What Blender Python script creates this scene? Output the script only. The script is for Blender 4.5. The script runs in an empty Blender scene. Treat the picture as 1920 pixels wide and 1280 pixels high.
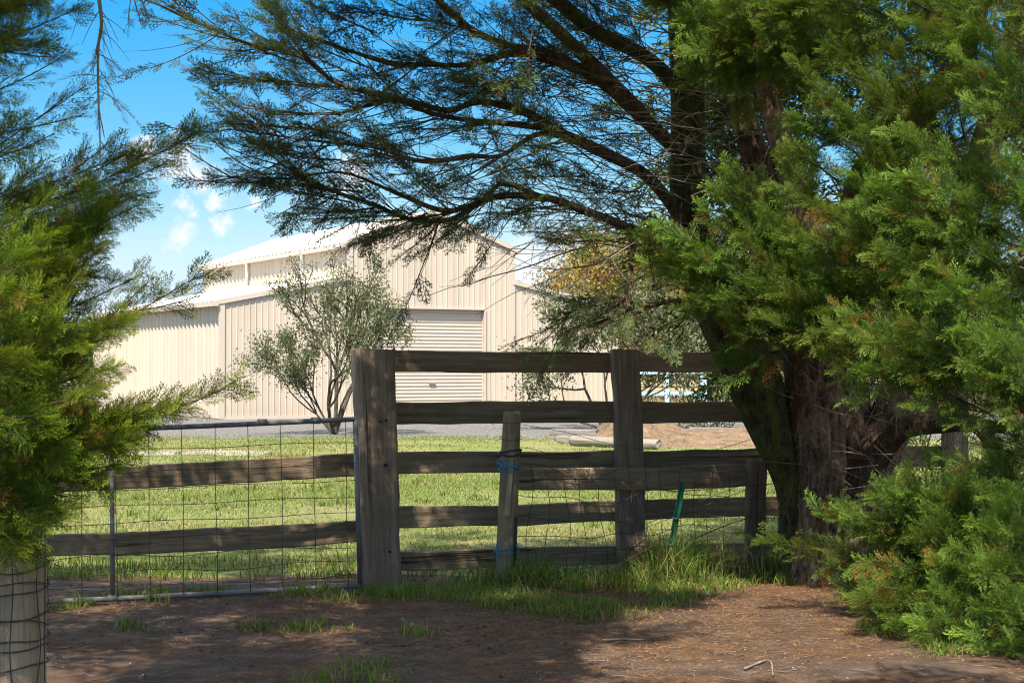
import bpy, math, random
import numpy as np
from mathutils import Vector, Matrix, Quaternion

random.seed(7)
RNG = np.random.default_rng(7)
scene = bpy.context.scene
COL = scene.collection

# ------------------------------------------------------------------ camera
F = 3105.0                                   # focal length in photo pixels (1920 wide)
CAM = np.array([0.0, 0.0, 1.5])
PITCH = math.atan(50.0 / F)                  # horizon lies 50 px below the middle
cam_d = bpy.data.cameras.new('camera')
cam_d.sensor_width = 36.0
cam_d.lens = F / 1920.0 * 36.0
cam_d.clip_start = 0.1
cam_d.clip_end = 6000
cam = bpy.data.objects.new('camera', cam_d)
COL.objects.link(cam)
cam.location = CAM
cam.rotation_euler = (math.pi / 2 + PITCH, 0, 0)
scene.camera = cam

# ------------------------------------------------------------------ sun, sky, exposure
SUN_EL = math.radians(56)
SUN_H = np.array([-0.30, -0.954]); SUN_H /= np.linalg.norm(SUN_H)
SUN_DIR = np.array([SUN_H[0] * math.cos(SUN_EL), SUN_H[1] * math.cos(SUN_EL), math.sin(SUN_EL)])
sun_d = bpy.data.lights.new('sun', 'SUN')
sun_d.energy = 3.25
sun_d.angle = math.radians(0.5)
sun_d.color = (1.0, 0.95, 0.87)
sun = bpy.data.objects.new('sun', sun_d)
COL.objects.link(sun)
sun.rotation_mode = 'QUATERNION'
sun.rotation_quaternion = Vector(-SUN_DIR).to_track_quat('-Z', 'Y')
sun.location = (0, 0, 30)

scene.view_settings.view_transform = 'Standard'
scene.view_settings.look = 'None'
scene.view_settings.gamma = 1.0
scene.view_settings.use_curve_mapping = False
scene.view_settings.exposure = 1.63
scene.view_settings.use_white_balance = True      # the photo is balanced for the shade
scene.view_settings.white_balance_temperature = 6950
scene.view_settings.white_balance_tint = 10
scene.render.engine = 'CYCLES'
scene.cycles.max_bounces = 4
scene.cycles.diffuse_bounces = 3
scene.cycles.glossy_bounces = 2
scene.cycles.transmission_bounces = 3
scene.cycles.transparent_max_bounces = 4
scene.cycles.use_denoising = True
scene.cycles.filter_width = 1.1

world = bpy.data.worlds.new('World')
scene.world = world
world.use_nodes = True
wn = world.node_tree.nodes
wl = world.node_tree.links
for n in list(wn):
    wn.remove(n)


def wnode(t, **kw):
    n = wn.new(t)
    for k, v in kw.items():
        setattr(n, k, v)
    return n


def wmath(op, a, b=None, clamp=False):
    n = wnode('ShaderNodeMath', operation=op, use_clamp=clamp)
    for i, v in enumerate((a, b)):
        if v is None:
            continue
        if isinstance(v, (int, float)):
            n.inputs[i].default_value = v
        else:
            wl.new(v, n.inputs[i])
    return n.outputs[0]


w_out = wnode('ShaderNodeOutputWorld')
w_bg = wnode('ShaderNodeBackground')
w_bg.inputs['Strength'].default_value = 0.075
wl.new(w_bg.outputs[0], w_out.inputs[0])
sky = wnode('ShaderNodeTexSky', sky_type='NISHITA')
sky.sun_disc = False
sky.sun_elevation = SUN_EL
sky.sun_rotation = math.atan2(SUN_H[0], SUN_H[1]) % (2 * math.pi)
sky.altitude = 200
sky.air_density = 1.0
sky.dust_density = 0.2
sky.ozone_density = 3.0
w_hs = wnode('ShaderNodeHueSaturation')
w_hs.inputs['Saturation'].default_value = 1.6
w_hs.inputs['Hue'].default_value = 0.497
w_hs.inputs['Value'].default_value = 1.15
wl.new(sky.outputs[0], w_hs.inputs['Color'])
w_tc = wnode('ShaderNodeTexCoord')
DIRV = w_tc.outputs['Generated']
w_sep = wnode('ShaderNodeSeparateXYZ')
wl.new(DIRV, w_sep.inputs[0])
# sky colour dimmed towards the horizon, rising smoothly to full in the upper sky
w_dim = wnode('ShaderNodeMapRange')
wl.new(w_sep.outputs[2], w_dim.inputs[0])
w_dim.inputs[1].default_value = 0.0
w_dim.inputs[2].default_value = 0.45
w_dim.inputs[3].default_value = 0.45
w_dim.inputs[4].default_value = 1.0
w_mul = wnode('ShaderNodeVectorMath', operation='SCALE')
wl.new(w_hs.outputs[0], w_mul.inputs[0])
wl.new(w_dim.outputs[0], w_mul.inputs['Scale'])
# broken thin cloud: streaky noise, thicker low over the horizon, the same all the way round
w_map = wnode('ShaderNodeMapping')
w_map.inputs['Scale'].default_value = (1.0, 1.0, 2.2)
wl.new(DIRV, w_map.inputs[0])
w_no = wnode('ShaderNodeTexNoise')
w_no.inputs['Scale'].default_value = 7.0
w_no.inputs['Detail'].default_value = 7.0
w_no.inputs['Roughness'].default_value = 0.55
wl.new(w_map.outputs[0], w_no.inputs['Vector'])
low = wnode('ShaderNodeMapRange', interpolation_type='SMOOTHSTEP')
wl.new(w_sep.outputs[2], low.inputs[0])
low.inputs[1].default_value = 0.14
low.inputs[2].default_value = 0.02
low.inputs[3].default_value = 0.03
low.inputs[4].default_value = 0.72
veil = wmath('MULTIPLY', low.outputs[0], wmath('ADD', wmath('MULTIPLY', w_no.outputs[0], 1.1), 0.45), True)
# cumulus puffs: distance from a few directions, ragged by noise
w_no2 = wnode('ShaderNodeTexNoise')
w_no2.inputs['Scale'].default_value = 42.0
w_no2.inputs['Detail'].default_value = 6.0
w_no2.inputs['Roughness'].default_value = 0.68
wl.new(DIRV, w_no2.inputs['Vector'])
rag = wnode('ShaderNodeVectorMath', operation='MULTIPLY_ADD')
w_no2c = wnode('ShaderNodeVectorMath', operation='SUBTRACT')
wl.new(w_no2.outputs['Color'], w_no2c.inputs[0])
w_no2c.inputs[1].default_value = (0.5, 0.5, 0.5)
wl.new(w_no2c.outputs[0], rag.inputs[0])
rag.inputs[1].default_value = (0.034, 0.034, 0.040)
wl.new(DIRV, rag.inputs[2])
puff = None


def sky_dir(px, py):
    d = np.array([px - 960.0, F * math.cos(PITCH) - (640.0 - py) * math.sin(PITCH), F * math.sin(PITCH) + (640.0 - py) * math.cos(PITCH)])
    return d / np.linalg.norm(d)


PUFFS = [(335, 300, 34), (375, 335, 26), (345, 395, 15), (415, 418, 13), (330, 448, 20), (408, 376, 11), (265, 275, 22), (470, 385, 10),
         (1005, 500, 46), (1050, 460, 24), (660, 330, 26), (-300, 380, 60), (2300, 250, 80), (-900, 200, 90), (3200, 330, 110)]
for (px, py, r) in PUFFS:
    d = sky_dir(px, py)
    dist = wnode('ShaderNodeVectorMath', operation='DISTANCE')
    wl.new(rag.outputs[0], dist.inputs[0])
    dist.inputs[1].default_value = tuple(d)
    mr = wnode('ShaderNodeMapRange', interpolation_type='SMOOTHSTEP')
    wl.new(dist.outputs['Value'], mr.inputs[0])
    mr.inputs[1].default_value = r * 1.9 / F
    mr.inputs[2].default_value = r * 0.25 / F
    mr.inputs[3].default_value = 0.0
    mr.inputs[4].default_value = 0.9
    puff = mr.outputs[0] if puff is None else wmath('MAXIMUM', puff, mr.outputs[0])
dk = wmath('ADD', wmath('MAXIMUM', w_sep.outputs[2], 0.0), 0.10)  # bright clouds added overhead, unseen, to lift and whiten the shade
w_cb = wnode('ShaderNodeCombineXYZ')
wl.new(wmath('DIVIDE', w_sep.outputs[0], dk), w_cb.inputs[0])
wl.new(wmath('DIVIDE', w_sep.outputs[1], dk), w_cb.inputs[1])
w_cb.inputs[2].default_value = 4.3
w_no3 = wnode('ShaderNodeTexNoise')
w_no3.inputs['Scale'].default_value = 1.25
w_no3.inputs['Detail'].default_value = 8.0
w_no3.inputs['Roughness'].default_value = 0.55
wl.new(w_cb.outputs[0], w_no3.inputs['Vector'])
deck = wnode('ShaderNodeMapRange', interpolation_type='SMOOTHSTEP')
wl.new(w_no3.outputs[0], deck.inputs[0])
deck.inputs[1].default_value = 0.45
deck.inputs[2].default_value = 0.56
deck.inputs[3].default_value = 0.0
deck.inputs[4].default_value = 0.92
thin = wnode('ShaderNodeMapRange', interpolation_type='SMOOTHSTEP')     # keeps these added clouds high overhead, out of view
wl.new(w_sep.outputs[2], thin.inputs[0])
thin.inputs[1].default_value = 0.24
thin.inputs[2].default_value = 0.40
fill_deckf = wmath('MULTIPLY', deck.outputs[0], thin.outputs[0])
w_mix = wnode('ShaderNodeMixRGB')
wl.new(veil, w_mix.inputs[0])
wl.new(w_mul.outputs[0], w_mix.inputs[1])
w_mix.inputs[2].default_value = (3.1, 4.0, 5.4, 1)
w_mix2 = wnode('ShaderNodeMixRGB')
wl.new(puff, w_mix2.inputs[0])
wl.new(w_mix.outputs[0], w_mix2.inputs[1])
w_mix2.inputs[2].default_value = (4.3, 4.6, 5.1, 1)
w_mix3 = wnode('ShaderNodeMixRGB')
wl.new(fill_deckf, w_mix3.inputs[0])
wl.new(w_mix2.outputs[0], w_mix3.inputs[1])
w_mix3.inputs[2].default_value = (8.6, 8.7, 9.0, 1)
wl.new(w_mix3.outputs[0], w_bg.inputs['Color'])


# ------------------------------------------------------------------ helpers
def P(px, py, Y):
    """World point on the photo ray (px, py) at distance Y along the view axis."""
    dx = px - 960.0
    dy = F * math.cos(PITCH) - (640.0 - py) * math.sin(PITCH)
    dz = F * math.sin(PITCH) + (640.0 - py) * math.cos(PITCH)
    t = Y / dy
    return np.array([CAM[0] + dx * t, Y, CAM[2] + dz * t])


def PX(px, Y):
    return (px - 960.0) * Y / F


def tag(o, label=None, cat=None, group=None, kind=None):
    if label: o['label'] = label
    if cat: o['category'] = cat
    if group: o['group'] = group
    if kind: o['kind'] = kind
    return o


def empty(name, loc, label=None, cat=None, group=None):
    o = bpy.data.objects.new(name, None)
    o.empty_display_size = 0.2
    COL.objects.link(o)
    o.location = loc
    tag(o, label, cat, group)
    return o


def link(name, me, mat, parent=None, loc=(0, 0, 0), q=None):
    """Link mesh as object; loc is a world position (parents are never rotated)."""
    o = bpy.data.objects.new(name, me)
    COL.objects.link(o)
    if mat is not None and len(me.materials) == 0:
        me.materials.append(mat)
    off = world_loc(parent) if parent is not None else Vector((0, 0, 0))
    o.parent = parent
    o.location = Vector(loc) - off
    if q is not None:
        o.rotation_mode = 'QUATERNION'
        o.rotation_quaternion = q
    return o


def world_loc(o):
    v = Vector((0, 0, 0))
    while o is not None:
        v += o.location
        o = o.parent
    return v


def mesh_arrays(name, verts, faces, smooth=False, tint=None):
    """verts (n,3), faces (m,k) -> mesh, fast."""
    verts = np.asarray(verts, dtype=np.float32)
    faces = np.asarray(faces, dtype=np.int32)
    me = bpy.data.meshes.new(name)
    m, k = faces.shape
    me.vertices.add(len(verts))
    me.vertices.foreach_set('co', verts.ravel())
    me.loops.add(m * k)
    me.loops.foreach_set('vertex_index', faces.ravel())
    me.polygons.add(m)
    me.polygons.foreach_set('loop_start', np.arange(0, m * k, k, dtype=np.int32))
    if smooth:
        me.polygons.foreach_set('use_smooth', np.ones(m, dtype=bool))
    if tint is not None:
        at = me.attributes.new('tint', 'FLOAT_COLOR', 'POINT')
        c = np.ones((len(verts), 4), dtype=np.float32)
        c[:, :3] = tint
        at.data.foreach_set('color', c.ravel())
    me.update(calc_edges=True)
    return me


class MB:
    """Collects polygons of any size."""
    def __init__(self):
        self.v = []; self.f = []

    def add(self, v, f):
        b = len(self.v)
        self.v += [tuple(map(float, p)) for p in v]
        self.f += [tuple(i + b for i in q) for q in f]

    def box(self, x0, x1, y0, y1, z0, z1):
        v = [(x0, y0, z0), (x1, y0, z0), (x1, y1, z0), (x0, y1, z0), (x0, y0, z1), (x1, y0, z1), (x1, y1, z1), (x0, y1, z1)]
        self.add(v, [(0, 3, 2, 1), (4, 5, 6, 7), (0, 1, 5, 4), (1, 2, 6, 5), (2, 3, 7, 6), (3, 0, 4, 7)])

    def tube(self, pts, rad, n=8, cap=True):
        v, f = tube_geo(pts, rad, n, cap)
        self.add(v, f)

    def mesh(self, name, smooth=False):
        me = bpy.data.meshes.new(name)
        me.from_pydata(self.v, [], self.f)
        if smooth:
            me.polygons.foreach_set('use_smooth', np.ones(len(me.polygons), dtype=bool))
        me.update()
        return me


def frames(pts):
    pts = np.asarray(pts, float)
    t = np.gradient(pts, axis=0)
    t /= np.linalg.norm(t, axis=1)[:, None] + 1e-12
    ref = np.array([0, 0, 1.0]) if abs(t[0][2]) < 0.9 else np.array([1.0, 0, 0])
    a = np.cross(ref, t[0]); a /= np.linalg.norm(a)
    A = [a]
    for i in range(1, len(pts)):
        a = A[-1] - t[i] * np.dot(A[-1], t[i])
        a /= np.linalg.norm(a) + 1e-12
        A.append(a)
    A = np.array(A)
    return t, A, np.cross(t, A)


def tube_geo(pts, rad, n=8, cap=True):
    pts = np.asarray(pts, float)
    m = len(pts)
    rad = np.broadcast_to(np.asarray(rad, float), (m,))
    t, A, B = frames(pts)
    th = np.linspace(0, 2 * math.pi, n, endpoint=False)
    v = pts[:, None, :] + rad[:, None, None] * (np.cos(th)[None, :, None] * A[:, None, :] + np.sin(th)[None, :, None] * B[:, None, :])
    v = v.reshape(-1, 3)
    f = []
    for i in range(m - 1):
        for j in range(n):
            f.append((i * n + j, i * n + (j + 1) % n, (i + 1) * n + (j + 1) % n, (i + 1) * n + j))
    if cap:
        f.append(tuple(range(n - 1, -1, -1)))
        f.append(tuple((m - 1) * n + j for j in range(n)))
    return v, f


def catmull(pts, per=8):
    pts = np.asarray(pts, float)
    ext = np.vstack([2 * pts[0] - pts[1], pts, 2 * pts[-1] - pts[-2]])
    out = []
    for i in range(1, len(ext) - 2):
        p0, p1, p2, p3 = ext[i - 1], ext[i], ext[i + 1], ext[i + 2]
        for u in np.linspace(0, 1, per, endpoint=False):
            out.append(0.5 * ((2 * p1) + (-p0 + p2) * u + (2 * p0 - 5 * p1 + 4 * p2 - p3) * u * u + (-p0 + 3 * p1 - 3 * p2 + p3) * u ** 3))
    out.append(pts[-1])
    return np.array(out)


_ph = np.random.default_rng(11).uniform(0, 6.28, (64, 4))
_dr = np.random.default_rng(12).normal(0, 1, (64, 3))


def wob(p, scale, seed=0, octaves=4):
    """Cheap smooth noise in about [-1, 1] for points (n,3)."""
    p = np.asarray(p, float) * scale
    r = np.zeros(len(p)); amp = 1.0; tot = 0
    for o in range(octaves):
        for k in range(3):
            i = (seed * 7 + o * 3 + k) % 64
            d = _dr[i]; e = _dr[(i + 17) % 64]
            r += amp * np.sin(p @ d + _ph[i, 0] + 1.7 * np.sin(p @ e * 0.7 + _ph[i, 1])) / 3
        tot += amp; amp *= 0.5; p = p * 2.1
    return r / tot * 1.5


# ------------------------------------------------------------------ materials
def new_mat(name):
    m = bpy.data.materials.new(name)
    m.use_nodes = True
    nt = m.node_tree
    for n in list(nt.nodes):
        nt.nodes.remove(n)
    out = nt.nodes.new('ShaderNodeOutputMaterial')
    b = nt.nodes.new('ShaderNodeBsdfPrincipled')
    nt.links.new(b.outputs[0], out.inputs[0])
    return m, nt, b, out


class NT:
    def __init__(self, nt):
        self.nt = nt

    def n(self, t, **kw):
        n = self.nt.nodes.new(t)
        for k, v in kw.items():
            setattr(n, k, v)
        return n

    def l(self, a, b):
        self.nt.links.new(a, b)

    def noise(self, vec, scale, detail=4, rough=0.6, stretch=None):
        if stretch is not None:
            mp = self.n('ShaderNodeMapping')
            mp.inputs['Scale'].default_value = stretch
            self.l(vec, mp.inputs[0]); vec = mp.outputs[0]
        x = self.n('ShaderNodeTexNoise')
        x.inputs['Scale'].default_value = scale
        x.inputs['Detail'].default_value = detail
        x.inputs['Roughness'].default_value = rough
        self.l(vec, x.inputs['Vector'])
        return x.outputs[0]

    def ramp(self, fac, stops):
        r = self.n('ShaderNodeValToRGB')
        el = r.color_ramp.elements
        while len(el) < len(stops):
            el.new(0.5)
        for e, (p, c) in zip(el, stops):
            e.position = p
            e.color = (c[0], c[1], c[2], 1)
        self.l(fac, r.inputs[0])
        return r.outputs[0]

    def mix(self, fac, a, b, mode='MIX'):
        m = self.n('ShaderNodeMixRGB', blend_type=mode)
        for i, v in ((0, fac), (1, a), (2, b)):
            if isinstance(v, (int, float)):
                m.inputs[i].default_value = v
            elif isinstance(v, tuple):
                m.inputs[i].default_value = (v[0], v[1], v[2], 1)
            else:
                self.l(v, m.inputs[i])
        return m.outputs[0]

    def math(self, op, a, b=None, clamp=False):
        m = self.n('ShaderNodeMath', operation=op, use_clamp=clamp)
        for i, v in ((0, a), (1, b)):
            if v is None: continue
            if isinstance(v, (int, float)):
                m.inputs[i].default_value = v
            else:
                self.l(v, m.inputs[i])
        return m.outputs[0]

    def bump(self, h, strength, dist, bsdf):
        b = self.n('ShaderNodeBump')
        b.inputs['Strength'].default_value = strength
        b.inputs['Distance'].default_value = dist
        self.l(h, b.inputs['Height'])
        self.l(b.outputs[0], bsdf.inputs['Normal'])

    def offset_by_object(self, vec):
        oi = self.n('ShaderNodeObjectInfo')
        ml = self.n('ShaderNodeVectorMath', operation='SCALE')
        cb = self.n('ShaderNodeCombineXYZ')
        r = oi.outputs['Random']
        self.l(r, cb.inputs[0]); self.l(self.math('MULTIPLY', r, 3.7), cb.inputs[1]); self.l(self.math('MULTIPLY', r, 7.1), cb.inputs[2])
        self.l(cb.outputs[0], ml.inputs[0]); ml.inputs['Scale'].default_value = 40
        ad = self.n('ShaderNodeVectorMath', operation='ADD')
        self.l(vec, ad.inputs[0]); self.l(ml.outputs[0], ad.inputs[1])
        return ad.outputs[0], r


def mat_wood(name, dark, mid, light, moss=0.0, rough=0.85):
    """Weathered timber, grain along local X."""
    m, nt, b, out = new_mat(name)
    t = NT(nt)
    tc = t.n('ShaderNodeTexCoord')
    v, rnd = t.offset_by_object(tc.outputs['Object'])
    g1 = t.noise(v, 30, 6, 0.65, (0.06, 1, 1))
    g2 = t.noise(v, 110, 4, 0.7, (0.04, 1, 1))
    patch = t.noise(v, 2.5, 4, 0.6, (0.5, 1, 1))
    fac = t.math('ADD', t.math('MULTIPLY', g1, 0.65), t.math('MULTIPLY', g2, 0.35))
    c = t.ramp(fac, [(0.32, dark), (0.5, mid), (0.68, light)])
    c = t.mix(t.math('MULTIPLY', patch, 0.55), c, tuple(x * 0.55 for x in mid), 'MIX')
    # long drying cracks
    crack = t.noise(v, 17, 3, 0.5, (0.03, 1.0, 1.0))
    cm = t.ramp(crack, [(0.30, (1, 1, 1)), (0.36, (0, 0, 0))])
    c = t.mix(t.math('MULTIPLY', cm, 0.8), c, tuple(x * 0.25 for x in dark))
    if moss > 0:
        mo = t.ramp(t.noise(v, 5, 5, 0.65), [(0.5, (0, 0, 0)), (0.68, (1, 1, 1))])
        c = t.mix(t.math('MULTIPLY', mo, moss), c, (0.10, 0.115, 0.05))
    li = t.ramp(t.noise(v, 22, 5, 0.7), [(0.66, (0, 0, 0)), (0.74, (1, 1, 1))])
    c = t.mix(t.math('MULTIPLY', li, 0.35), c, (0.30, 0.29, 0.24))
    val = t.math('ADD', 0.8, t.math('MULTIPLY', rnd, 0.4))
    c = t.mix(1.0, c, val, 'MULTIPLY')
    t.l(c, b.inputs['Base Color'])
    b.inputs['Roughness'].default_value = rough
    b.inputs['Specular IOR Level'].default_value = 0.25
    t.bump(t.math('SUBTRACT', fac, t.math('MULTIPLY', cm, 0.8)), 0.9, 0.012, b)
    return m


def mat_bark(name, dark, mid, light, moss_amt=0.0, moss_col=(0.10, 0.13, 0.03), white=0.0):
    m, nt, b, out = new_mat(name)
    t = NT(nt)
    geo = t.n('ShaderNodeNewGeometry')
    v = geo.outputs['Position']
    g1 = t.noise(v, 26, 8, 0.7, (1, 1, 0.16))
    g2 = t.noise(v, 60, 6, 0.75, (1, 1, 0.5))
    patch = t.noise(v, 4.0, 5, 0.65)
    fac = t.math('ADD', t.math('MULTIPLY', g1, 0.55), t.math('MULTIPLY', g2, 0.45))
    c = t.ramp(fac, [(0.40, dark), (0.5, mid), (0.61, light)])
    pm = t.ramp(patch, [(0.42, (0, 0, 0)), (0.62, (1, 1, 1))])
    c = t.mix(t.math('MULTIPLY', pm, 0.6), c, tuple(x * 1.2 for x in dark))
    if moss_amt > 0:
        mo = t.ramp(t.noise(v, 9, 6, 0.7, (1, 1, 0.4)), [(0.45, (0, 0, 0)), (0.62, (1, 1, 1))])
        c = t.mix(t.math('MULTIPLY', mo, moss_amt), c, moss_col)
    if white > 0:
        sep = t.n('ShaderNodeSeparateXYZ'); t.l(v, sep.inputs[0])
        lowm = t.n('ShaderNodeMapRange')
        t.l(sep.outputs[2], lowm.inputs[0])
        lowm.inputs[1].default_value = 1.2; lowm.inputs[2].default_value = 0.3
        wm = t.ramp(t.noise(v, 40, 6, 0.75, (1, 1, 0.35)), [(0.56, (0, 0, 0)), (0.64, (1, 1, 1))])
        c = t.mix(t.math('MULTIPLY', t.math('MULTIPLY', wm, lowm.outputs[0]), white), c, (0.42, 0.44, 0.47))
    t.l(c, b.inputs['Base Color'])
    b.inputs['Roughness'].default_value = 0.92
    b.inputs['Specular IOR Level'].default_value = 0.2
    t.bump(fac, 1.0, 0.055, b)
    return m


def mat_leaf(name, base, tip, dead, trans=0.3, rough=0.7):
    """tint attribute: r = random per spray, g = distance to the tip, b = dead."""
    m, nt, b, out = new_mat(name)
    t = NT(nt)
    at = t.n('ShaderNodeAttribute', attribute_name='tint')
    sep = t.n('ShaderNodeSeparateColor')
    t.l(at.outputs['Color'], sep.inputs[0])
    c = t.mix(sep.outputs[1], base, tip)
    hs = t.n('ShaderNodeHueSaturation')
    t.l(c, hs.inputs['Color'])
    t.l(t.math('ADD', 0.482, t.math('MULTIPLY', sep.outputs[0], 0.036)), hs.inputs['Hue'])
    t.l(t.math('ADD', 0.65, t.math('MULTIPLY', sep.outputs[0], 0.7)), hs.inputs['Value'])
    hs.inputs['Saturation'].default_value = 1.0
    c = t.mix(sep.outputs[2], hs.outputs[0], dead)
    t.l(c, b.inputs['Base Color'])
    b.inputs['Roughness'].default_value = rough
    b.inputs['Specular IOR Level'].default_value = 0.12
    tr = t.n('ShaderNodeBsdfTranslucent')
    t.l(t.mix(1.0, c, (1.15, 1.2, 0.7), 'MULTIPLY'), tr.inputs['Color'])
    mx = t.n('ShaderNodeMixShader')
    mx.inputs[0].default_value = trans
    t.l(b.outputs[0], mx.inputs[1]); t.l(tr.outputs[0], mx.inputs[2])
    t.l(mx.outputs[0], out.inputs[0])
    return m


def mat_simple(name, col, rough=0.6, metal=0.0, var=0.25, scale=20, bump=0.0, spec=0.4, col2=None):
    m, nt, b, out = new_mat(name)
    t = NT(nt)
    geo = t.n('ShaderNodeNewGeometry')
    n1 = t.noise(geo.outputs['Position'], scale, 5, 0.65)
    n2 = t.noise(geo.outputs['Position'], scale * 0.13, 3, 0.6)
    lo = tuple(x * (1 - var) for x in col)
    hi = tuple(min(1, x * (1 + var)) for x in col)
    c = t.ramp(n1, [(0.3, lo), (0.7, hi)])
    if col2 is not None:
        pm = t.ramp(n2, [(0.42, (0, 0, 0)), (0.6, (1, 1, 1))])
        c = t.mix(t.math('MULTIPLY', pm, 0.8), c, col2)
    t.l(c, b.inputs['Base Color'])
    b.inputs['Roughness'].default_value = rough
    b.inputs['Metallic'].default_value = metal
    b.inputs['Specular IOR Level'].default_value = spec
    if bump > 0:
        t.bump(n1, 0.8, bump, b)
    return m


def mat_ground(name, stops, scale, patch_stops=None, patch_scale=0.4, fine=180, bump=0.02, patch_amt=0.8, fine_amt=0.5):
    m, nt, b, out = new_mat(name)
    t = NT(nt)
    geo = t.n('ShaderNodeNewGeometry')
    v = geo.outputs['Position']
    n1 = t.noise(v, scale, 8, 0.7)
    n2 = t.noise(v, fine, 4, 0.75)
    fac = t.math('ADD', t.math('MULTIPLY', n1, 1 - fine_amt), t.math('MULTIPLY', n2, fine_amt))
    c = t.ramp(fac, stops)
    if patch_stops is not None:
        n3 = t.noise(v, patch_scale, 6, 0.65)
        pm = t.ramp(n3, [(0.42, (0, 0, 0)), (0.60, (1, 1, 1))])
        c2 = t.ramp(fac, patch_stops)
        c = t.mix(t.math('MULTIPLY', pm, patch_amt), c, c2)
    t.l(c, b.inputs['Base Color'])
    b.inputs['Roughness'].default_value = 0.95
    b.inputs['Specular IOR Level'].default_value = 0.15
    if bump > 0:
        t.bump(fac, 0.9, bump, b)
    return m


M = {}
M['rail'] = mat_wood('rail_wood', (0.10, 0.064, 0.037), (0.235, 0.165, 0.105), (0.40, 0.30, 0.205), moss=0.3)
M['post'] = mat_wood('post_wood', (0.082, 0.055, 0.038), (0.185, 0.132, 0.094), (0.33, 0.255, 0.19), moss=0.1)
M['pale_post'] = mat_wood('pale_post_wood', (0.16, 0.105, 0.06), (0.40, 0.295, 0.19), (0.60, 0.475, 0.33), moss=0.15)
M['round_post'] = mat_wood('round_post_wood', (0.14, 0.095, 0.055), (0.26, 0.185, 0.115), (0.42, 0.32, 0.21), moss=0.45)
M['sleeper'] = mat_wood('sleeper_wood', (0.14, 0.12, 0.11), (0.26, 0.23, 0.21), (0.38, 0.35, 0.32))
M['log'] = mat_wood('log_wood', (0.20, 0.17, 0.13), (0.32, 0.28, 0.23), (0.43, 0.39, 0.33))
M['bark'] = mat_bark('bark_brown', (0.040, 0.023, 0.015), (0.235, 0.14, 0.088), (0.44, 0.30, 0.205), 0.08, white=0.9)
M['bark_plain'] = mat_bark('bark_plain', (0.026, 0.016, 0.011), (0.125, 0.078, 0.050), (0.26, 0.175, 0.118), 0.12)
M['bark_moss'] = mat_bark('bark_moss', (0.016, 0.014, 0.009), (0.065, 0.055, 0.028), (0.15, 0.135, 0.065), 0.75, (0.105, 0.125, 0.022))
M['bark_grey'] = mat_bark('bark_grey', (0.03, 0.025, 0.02), (0.085, 0.072, 0.058), (0.17, 0.148, 0.125), 0.15)
M['twig'] = mat_simple('twig_bark', (0.085, 0.056, 0.038), 0.9, 0, 0.45, 14, spec=0.2)
M['twig_pale'] = mat_simple('twig_dead', (0.21, 0.165, 0.13), 0.9, 0, 0.4, 14, spec=0.2)
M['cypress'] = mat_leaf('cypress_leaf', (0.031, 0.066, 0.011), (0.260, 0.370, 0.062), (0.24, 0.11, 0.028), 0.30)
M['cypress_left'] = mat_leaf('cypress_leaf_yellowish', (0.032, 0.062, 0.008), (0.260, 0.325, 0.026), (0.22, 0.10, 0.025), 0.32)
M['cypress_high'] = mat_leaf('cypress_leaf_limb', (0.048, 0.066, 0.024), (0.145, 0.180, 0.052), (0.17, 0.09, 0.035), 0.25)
M['olive'] = mat_leaf('olive_leaf', (0.072, 0.088, 0.040), (0.18, 0.20, 0.105), (0.20, 0.16, 0.09), 0.2)
M['olive_pale'] = mat_leaf('olive_leaf_pale', (0.11, 0.125, 0.062), (0.27, 0.285, 0.16), (0.28, 0.24, 0.14), 0.25)
M['wattle'] = mat_leaf('wattle_leaf', (0.15, 0.115, 0.05), (0.46, 0.34, 0.02), (0.24, 0.12, 0.085), 0.25)
M['far_leaf'] = mat_leaf('far_leaf', (0.075, 0.09, 0.045), (0.15, 0.16, 0.08), (0.20, 0.15, 0.10), 0.2)
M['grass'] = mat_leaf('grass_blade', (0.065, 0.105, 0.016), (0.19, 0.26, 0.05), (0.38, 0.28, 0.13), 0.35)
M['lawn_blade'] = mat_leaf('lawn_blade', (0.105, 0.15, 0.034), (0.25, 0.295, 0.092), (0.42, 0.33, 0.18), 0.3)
M['straw'] = mat_leaf('straw_blade', (0.30, 0.23, 0.13), (0.42, 0.34, 0.20), (0.25, 0.18, 0.10), 0.2)
M['litter'] = mat_leaf('needle_litter', (0.18, 0.085, 0.034), (0.40, 0.215, 0.095), (0.10, 0.055, 0.03), 0.1)
M['paddock'] = mat_ground('paddock_soil', [(0.3, (0.20, 0.17, 0.09)), (0.5, (0.30, 0.25, 0.14)), (0.7, (0.38, 0.31, 0.18))], 3,
                          [(0.3, (0.12, 0.14, 0.05)), (0.7, (0.24, 0.24, 0.10))], 0.12)
M['lawn'] = mat_ground('lawn_soil', [(0.32, (0.085, 0.11, 0.03)), (0.5, (0.17, 0.20, 0.055)), (0.68, (0.27, 0.29, 0.10))], 6,
                       [(0.32, (0.20, 0.15, 0.085)), (0.5, (0.30, 0.25, 0.13)), (0.68, (0.40, 0.35, 0.20))], 0.55, fine=60, bump=0.05, patch_amt=0.6)
M['gravel'] = mat_ground('gravel_stone', [(0.36, (0.045, 0.043, 0.040)), (0.5, (0.15, 0.143, 0.133)), (0.64, (0.31, 0.298, 0.28))], 9,
                         None, fine=26, bump=0.04, fine_amt=0.65)
M['dirt'] = mat_ground('dirt_soil', [(0.32, (0.048, 0.034, 0.026)), (0.5, (0.13, 0.094, 0.072)), (0.68, (0.32, 0.238, 0.185))], 5,
                       [(0.32, (0.10, 0.048, 0.024)), (0.5, (0.19, 0.098, 0.05)), (0.68, (0.33, 0.185, 0.10))], 1.3, fine=150, bump=0.05, patch_amt=0.65)
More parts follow.
